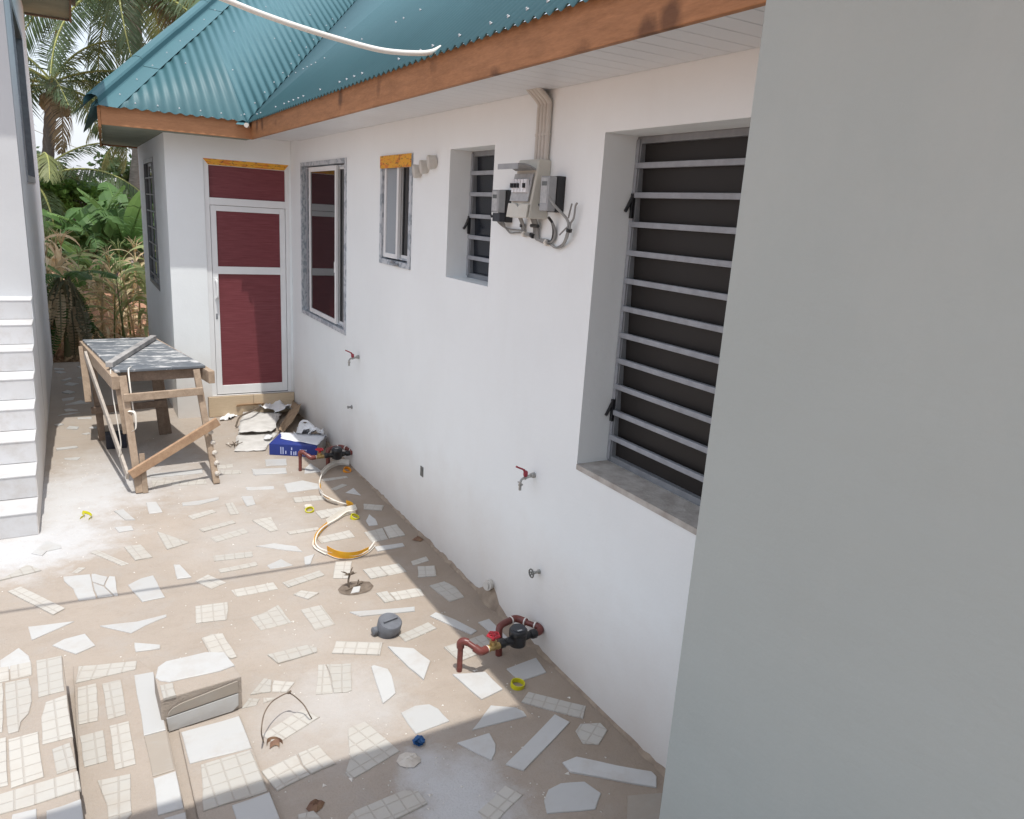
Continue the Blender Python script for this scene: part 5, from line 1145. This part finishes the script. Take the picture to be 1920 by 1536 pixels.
def banana_leaf_mesh(seed, L=1.9, Wd=.27, bend=1.25, droop=.5, mats=('banana_leaf', 'banana_leaf_pale'), tear=.32):
    R = random.Random(seed); m = MB(); pts = []; p = Vector((0, 0, 0)); N = 24
    for i in range(N + 1):
        t = i / N; el = 1.15 - bend * t ** 1.1; pts.append(p.copy()); p = p + Vector((math.cos(el), 0, math.sin(el))) * (L / N)
    m.tube(pts, [.020 * (1 - .85 * i / N) + .002 for i in range(N + 1)], 5, 1)
    for s in (-1, 1):
        dr = droop
        for i in range(3, N):
            if R.random() < tear: dr = droop * R.uniform(.5, 1.9); gap = R.uniform(.1, .5)
            else: gap = 0
            t0, t1 = i / N, (i + 1) / N; wd = lambda t: Wd * max(.02, math.sin(math.pi * min(1, (t - .10) / .92)) ** .55)
            a, c = pts[i], pts[i + 1]; c2 = c.lerp(a, gap)
            def edge(q, t, k):
                d = (pts[min(i + 1, N)] - pts[i]).normalized(); o = Vector((0, s, 0)) * wd(t) * k
                return q + o + d * wd(t) * .25 * k + Vector((0, 0, wd(t) * (.25 * k - dr * k * k)))
            m.quad(a, c2, edge(c2, t1, .5), edge(a, t0, .5)); m.quad(edge(a, t0, .5), edge(c2, t1, .5), edge(c2, t1, 1), edge(a, t0, 1))
    return mesh_of(m, 'leaf', list(mats))
BL = [banana_leaf_mesh(21), banana_leaf_mesh(22, 2.1, .30, 1.6, .7), banana_leaf_mesh(23, 1.7, .25, .8, .4, ('banana_leaf_pale', 'banana_leaf_pale')), banana_leaf_mesh(24, 1.9, .28, 1.9, .9, ('banana_leaf', 'banana_leaf_pale'), .6)]
BO = [banana_leaf_mesh(25, 1.5, .16, 3.3, 1.3, ('banana_leaf_old', 'banana_leaf_old'), .8), banana_leaf_mesh(26, 1.3, .14, 3.7, 1.6, ('banana_leaf_old', 'maize_dry'), .8)]
def banana(label, base, h, n, sc_, seed, old=3):
    R = random.Random(seed); t = thing('banana_plant', label, 'banana plant', base, 'banana plants behind the maize'); m = MB()
    m.tube([(0, 0, 0), (.02, 0, h * .5), (0, .02, h)], [.11 * sc_, .085 * sc_, .05 * sc_], 10); m.build('stem', 'banana_stem', t, smooth=True, local=True)
    for k in range(n):
        shared('leaf', R.choice(BL), t, (0, 0, h * R.uniform(.86, 1.0)), (R.uniform(-.3, .3), R.uniform(-.35, .45), k * 2.4 + R.uniform(-.4, .4)), sc_ * R.uniform(.75, 1.05))
    for k in range(old):
        shared('leaf', R.choice(BO), t, (0, 0, h * R.uniform(.7, .9)), (R.uniform(-.2, .2), .5, R.uniform(0, 6.3)), sc_ * R.uniform(.7, 1.0))
    return t
banana('banana plant with broad leaves just right of the wall', (-2.334, 16.500, 0.284), 0.85, 9, .80, 31)
banana('banana plant behind the dry maize, left of the gap', (-1.893, 17.500, 0.322), 0.90, 10, .85, 32)
banana('banana plant with upright leaf in the middle of the gap', (-1.519, 16.200, 0.320), 0.95, 9, .85, 33)
banana('banana plant with tattered leaves near the side wall', (-1.210, 15.600, 0.344), 1.00, 9, .85, 34)
banana('banana plant half hidden behind the side wall', (-0.726, 17.200, 0.362), 1.05, 9, .90, 35)
banana('young banana plant low in front of the others', (-1.716, 15.000, 0.233), .60, 8, .70, 36, 1)
banana('banana plant farthest back beside the dark trunk', (-2.168, 20.000, 0.581), 1.0, 9, .95, 37)
banana('banana plant farthest back under the leaning trunk', (-1.098, 20.500, 0.559), 0.95, 9, .95, 38)
# withered banana clump hanging to the ground at the yard edge
wb = thing('withered_banana', 'withered banana clump with dark hanging leaves at the yard edge', 'banana plant', (-2.181, 12.147, -0.060))
m = MB(); m.tube([(0, 0, 0), (.02, .03, .55), (.0, .02, 1.12)], [.10, .09, .05], 10); m.build('stem', 'banana_stem', wb, smooth=True, local=True)
R = random.Random(5); BW = [banana_leaf_mesh(27, 1.10, .10, .55, .5, ('banana_leaf_old', 'banana_leaf_old'), 18), banana_leaf_mesh(28, 1.0, .12, .45, .5, ('banana_leaf', 'banana_leaf_old'), 18), banana_leaf_mesh(29, 1.05, .08, .6, .6, ('maize_dry', 'banana_leaf_old'), 18)]
for k in range(26): shared('leaf', BW[k % 3] if k % 5 else BW[2], wb, (R.uniform(-.12, .12), R.uniform(-.10, .10), R.uniform(.80, 1.2)), (R.uniform(-.25, .25), R.uniform(1.75, 2.55), k * 2.4 + R.uniform(-.4, .4)), R.uniform(.75, 1.0))
for k in range(5): shared('leaf', BL[k % 4], wb, (0, 0, 1.15), (R.uniform(-.2, .2), R.uniform(.3, .8), k * 1.3), .38)

def maize_leaf_mesh(seed, L=.75, w=.036, bend=2.0, mat='maize_dry'):
    R = random.Random(seed); m = MB(); p = Vector((0, 0, 0)); N = 9; pts = []; tw = R.uniform(-.8, .8)
    for i in range(N + 1):
        t = i / N; el = 1.15 - bend * t ** 1.2; pts.append(p.copy()); p = p + Vector((math.cos(el), .12 * math.sin(t * 3 + seed), math.sin(el))) * (L / N)
    for i in range(N):
        def e(j):
            t = j / N; ww = w * math.sin(math.pi * min(1, .12 + .88 * t)) ** .6 if j < N else .001; a = tw * t; return Vector((0, math.cos(a), math.sin(a))) * ww
        a, c = pts[i], pts[i + 1]; ea, ec = e(i), e(i + 1); v = Vector((0, 0, .25 * w))
        m.quad(a - ea + v, a, c, c - ec + v); m.quad(a, a + ea + v, c + ec + v, c)
    return mesh_of(m, 'leaf', mat)
ML = [maize_leaf_mesh(1), maize_leaf_mesh(2, .8, .034, 2.7), maize_leaf_mesh(3, .65, .030, 3.2), maize_leaf_mesh(4, .7, .03, 1.5)]
MG = [maize_leaf_mesh(5, .8, .042, 1.9, 'maize_green'), maize_leaf_mesh(6, .85, .042, 2.4, 'maize_green'), maize_leaf_mesh(7, .7, .040, 1.4, 'maize_green')]
def stalk_mesh(h, mat):
    m = MB(); m.tube([(0, 0, 0), (.01, .01, h * .5), (.03, -.02, h)], [.016, .013, .005], 6)
    for k in range(7):
        a = k * .9; m.tube([(.03, -.02, h - .02), (.03 + .05 * math.cos(a), -.02 + .05 * math.sin(a), h + .12), (.03 + .12 * math.cos(a), -.02 + .12 * math.sin(a), h + .17)], [.004, .004, .002], 4)
    return mesh_of(m, 'stalk', mat, True)
ST = [stalk_mesh(1.55, 'maize_dry'), stalk_mesh(1.25, 'maize_dry'), stalk_mesh(1.35, 'maize_green')]; SH = [1.55, 1.25, 1.35]
R = random.Random(77)
mz = [(-2.41, 12.52, 0, 1.15), (-2.34, 13.07, 0, 1.25), (-2.23, 13.28, 0, 1.20), (-2.47, 13.80, 1, 1.20), (-2.14, 13.74, 1, 1.00), (-1.77, 12.39, 0, 0.80), (-1.63, 12.49, 1, 0.90), (-1.54, 13.25, 0, 0.85), (-1.50, 12.68, 1, 0.90), (-1.46, 12.32, 1, 0.95), (-1.35, 13.12, 1, 1.10), (-1.31, 12.55, 0, 0.90), (-1.22, 13.09, 0, 1.00), (-1.13, 13.57, 1, 1.05), (-1.47, 13.73, 1, 0.90), (-2.28, 13.97, 1, 1.15), (-2.39, 13.40, 0, 1.20), (-1.29, 13.81, 0, 0.95), (-1.07, 13.16, 1, 1.00), (-1.06, 12.60, 1, 0.90), (-1.43, 13.37, 0, 0.90), (-1.70, 13.42, 0, 0.85)]
ORD = ['leftmost', 'second', 'third', 'fourth', 'fifth', 'sixth', 'seventh', 'eighth', 'ninth', 'tenth', 'eleventh', 'twelfth', 'thirteenth', 'fourteenth', 'fifteenth', 'sixteenth', 'seventeenth', 'eighteenth', 'nineteenth']
cnt = [0, 0]
for i, (x, y, g, sc_) in enumerate(sorted(mz, key=lambda q: q[0] + .18 * q[1])):
    o_ = ORD[cnt[g]]; cnt[g] += 1; k = (2 if g else R.randrange(2)); t = thing('maize_plant', (('half green maize plant beyond the yard edge, ' if g else 'dry straw coloured maize plant beyond the yard, ') + o_ + ('' if o_ == 'leftmost' else ' from the left')), 'maize', (x, y, -.06), 'half green maize plants' if g else 'dry maize plants')
    t.rotation_euler = (R.uniform(-.14, .14), R.uniform(-.14, .14), R.uniform(0, 6.3)); t.scale = (sc_,) * 3
    shared('stalk', ST[k], t)
    for j in range(11):
        hz_ = SH[k] * (.12 + .8 * j / 11); dry = (not g) or (j < 4 and R.random() < .8)
        shared('leaf', R.choice(ML if dry else MG), t, (.02 * hz_, 0, hz_), (R.uniform(-.3, .3), R.uniform(-.2, .5) + (.4 if dry and j < 5 else 0), j * math.pi + R.uniform(-.6, .6)), R.uniform(.75, 1.1))
# litter of dry leaves on the soil
m = MB()
for i in range(2200):
    x = ru(-3.4, .2); y = 11.75 + 5 * rnd() ** 1.6; a = ru(0, 3.14); l = ru(.04, .22); w = ru(.006, .018); d = Vector((math.cos(a), math.sin(a), 0)); s = Vector((-d.y, d.x, 0)) * w; p = Vector((x, y, -.055 + ru(0, .05))); z = Vector((0, 0, ru(0, .06)))
    m.quad(p - s, p + s, p + d * l + s + z, p + d * l - s + z * .6)
tag(m.build('leaf_litter', 'litter', None, recalc=False), 'dry maize leaf litter covering the red soil', 'litter', kind='stuff')
# low mound of red earth
m = MB(); vs_ = []; n = 18; c = Vector((-1.710, 15.249, -0.060))
for j in range(7):
    for k in range(n): a = 2 * math.pi * k / n; r_ = 1.25 * (1 - j / 6.5) * ru(.92, 1.08); vs_.append(c + Vector((r_ * 1.3 * math.cos(a), r_ * math.sin(a), 0.62 * (j / 6) ** .8 + ru(-.01, .02))))
m.add(vs_, [(j * n + k, j * n + (k + 1) % n, (j + 1) * n + (k + 1) % n, (j + 1) * n + k) for j in range(6) for k in range(n)] + [tuple(6 * n + k for k in range(n))])
tag(m.build('earth_mound', 'soil', None, smooth=True), 'low mound of red earth between the maize plants', kind='structure')
def leafy(name, label, base, c, rad, n, mat, seed, ls, trunk=None, cat='tree', group=None):
    R = random.Random(seed); t = thing(name, label, cat, base, group); m = MB(); B_ = Vector(base); cl = []
    for k in range(26):
        d = Vector((R.gauss(0, 1), R.gauss(0, 1), R.gauss(0, 1))).normalized() * R.uniform(.35, 1); cl.append((Vector(c) + Vector((d.x * rad[0], d.y * rad[1], d.z * rad[2])), R.uniform(.2, .42) * min(rad)))
    for i in range(n):
        q, rr = R.choice(cl); p = q + Vector((R.gauss(0, 1), R.gauss(0, 1), R.gauss(0, 1))) * rr * .55; a = Vector((R.gauss(0, 1), R.gauss(0, 1), R.gauss(0, .6))).normalized(); s = a.cross(Vector((R.gauss(0, 1), R.gauss(0, 1), R.gauss(0, 1)))).normalized(); l = ls * R.uniform(.6, 1.3)
        m.quad(p - s * l * .1, p + a * l * .5 - s * l * .28, p + a * l, p + a * l * .5 + s * l * .28)
    m.build('crown', mat, t, recalc=False)
    if trunk:
        m = MB(); m.tube([B_, B_.lerp(Vector(c), .5) + Vector((.1, 0, 0)), Vector(c)], [trunk, trunk * .8, trunk * .4], 9)
        for k in range(6): q = cl[k][0]; m.tube([B_.lerp(Vector(c), .6), B_.lerp(Vector(c), .8).lerp(q, .4), q], [trunk * .5, trunk * .3, trunk * .1], 6)
        m.build('trunk', 'bark_dark', t, smooth=True)
    return t
leafy('broadleaf_tree', 'dark rounded broadleaf tree behind the leaning palm trunk', (-0.311, 30.000, 1.225), (-0.262, 30.000, 2.566), (1.5, 1.3, 1.1), 2600, 'bush_leaf', 41, .22, .14)
leafy('broadleaf_tree', 'dark broadleaf tree behind the neighbouring wall end', (-3.094, 33.000, 0.978), (-3.054, 33.000, 2.250), (1.6, 1.4, 1.2), 2200, 'bush_leaf', 42, .22, .14)
leafy('leafy_shrub', 'bright yellow green shrub rising above the banana leaves', (-2.060, 19.000, 0.440), (-1.838, 19.000, 2.108), (.75, .6, .42), 1300, 'shrub_leaf', 43, .15, .05, 'shrub')
leafy('leafy_shrub', 'mid green shrub low behind the bananas', (-1.187, 21.500, 0.207), (-0.863, 21.500, 1.592), (1.3, .7, .7), 1900, 'bush_leaf', 44, .17, .06, 'shrub')
leafy('leafy_shrub', 'dark green shrub filling behind the withered clump', (-2.291, 22.000, 0.143), (-2.221, 22.000, 1.059), (1.5, .7, .8), 1900, 'bush_leaf', 45, .17, .06, 'shrub')
# far buildings, wire and hill
fh = thing('far_house', 'distant grey roofed house glimpsed between the fronds', 'house', (-1.171, 48.000, 1.053)); c = Vector((-1.115, 48.000, 1.839))
m = MB(); m.box((c.x - 3.2, c.y, -.05), (c.x + 2.4, c.y + 6, c.z + .35)); m.build('wall', 'far_wall', fh)
m = MB(); z0 = c.z + .35; m.prism([(c.x - 3.8, c.y - .5, z0), (c.x + 3.0, c.y - .5, z0), (c.x + 3.0, c.y + 3, z0 + 1.15), (c.x - 3.8, c.y + 3, z0 + 1.15)], (0, 0, .08)); m.prism([(c.x - 3.8, c.y + 6.5, z0), (c.x + 3.0, c.y + 6.5, z0), (c.x + 3.0, c.y + 3.002, z0 + 1.15), (c.x - 3.8, c.y + 3.002, z0 + 1.15)], (0, 0, .08)); m.build('roof', 'far_roof', fh)
for i in range(2): m = MB(); m.box((c.x - 1.6 + i * 2.2, c.y - .03, 1.0), (c.x - .6 + i * 2.2, c.y - .005, 2.0)); m.build('window', 'dark_glass', fh)
fh = thing('far_hut', 'small red roofed hut behind the banana leaves on the right', 'hut', (-0.465, 26.000, -0.224)); c = Vector((-0.375, 26.000, 1.298))
m = MB(); m.box((c.x - .6, c.y, -.05), (c.x + 1.8, c.y + 2, c.z)); m.build('wall', 'far_wall', fh)
m = MB(); m.prism([(c.x - .8, c.y - .3, c.z - .1), (c.x + 2, c.y - .3, c.z - .1), (c.x + 2, c.y + 2.2, c.z + .6), (c.x - .8, c.y + 2.2, c.z + .6)], (0, 0, .05)); m.build('roof', 'far_red_roof', fh)
m = MB(); c = Vector((-2.831, 40.000, 1.180)); m.box((c.x - 6, c.y, -.05), (c.x + 1.2, c.y + .2, 2.55)); single('garden_wall', 'far_wall', m, 'sunlit cream wall far behind the dark palm trunk', 'wall')
m = MB(); A, B_ = Vector((-3.623, 42.000, 4.946)), Vector((2.433, 40.000, 3.167)); m.tube([A.lerp(B_, i / 12) - Vector((0, 0, .25 * math.sin(math.pi * i / 12))) for i in range(13)], .020, 5); single('power_line', 'black_plastic', m, 'thin power line crossing the sky between the palms', 'wire')
m = MB(); n = 60; vs_ = []
for i in range(n + 1):
    x = -700 + i * 22; h = 12 + 10 * math.sin(i * .37) + 6 * math.sin(i * .9 + 1); vs_ += [(x, 640, -1), (x, 640 + 90, max(4, h)), (x, 640 + 260, -1)]
m.add(vs_, [(3 * i + a, 3 * i + 3 + a, 3 * i + 4 + a, 3 * i + 1 + a) for i in range(n) for a in (0, 1)])
tag(m.build('hills', 'hill_green', None, smooth=True), 'low blue green hills on the horizon', kind='structure')
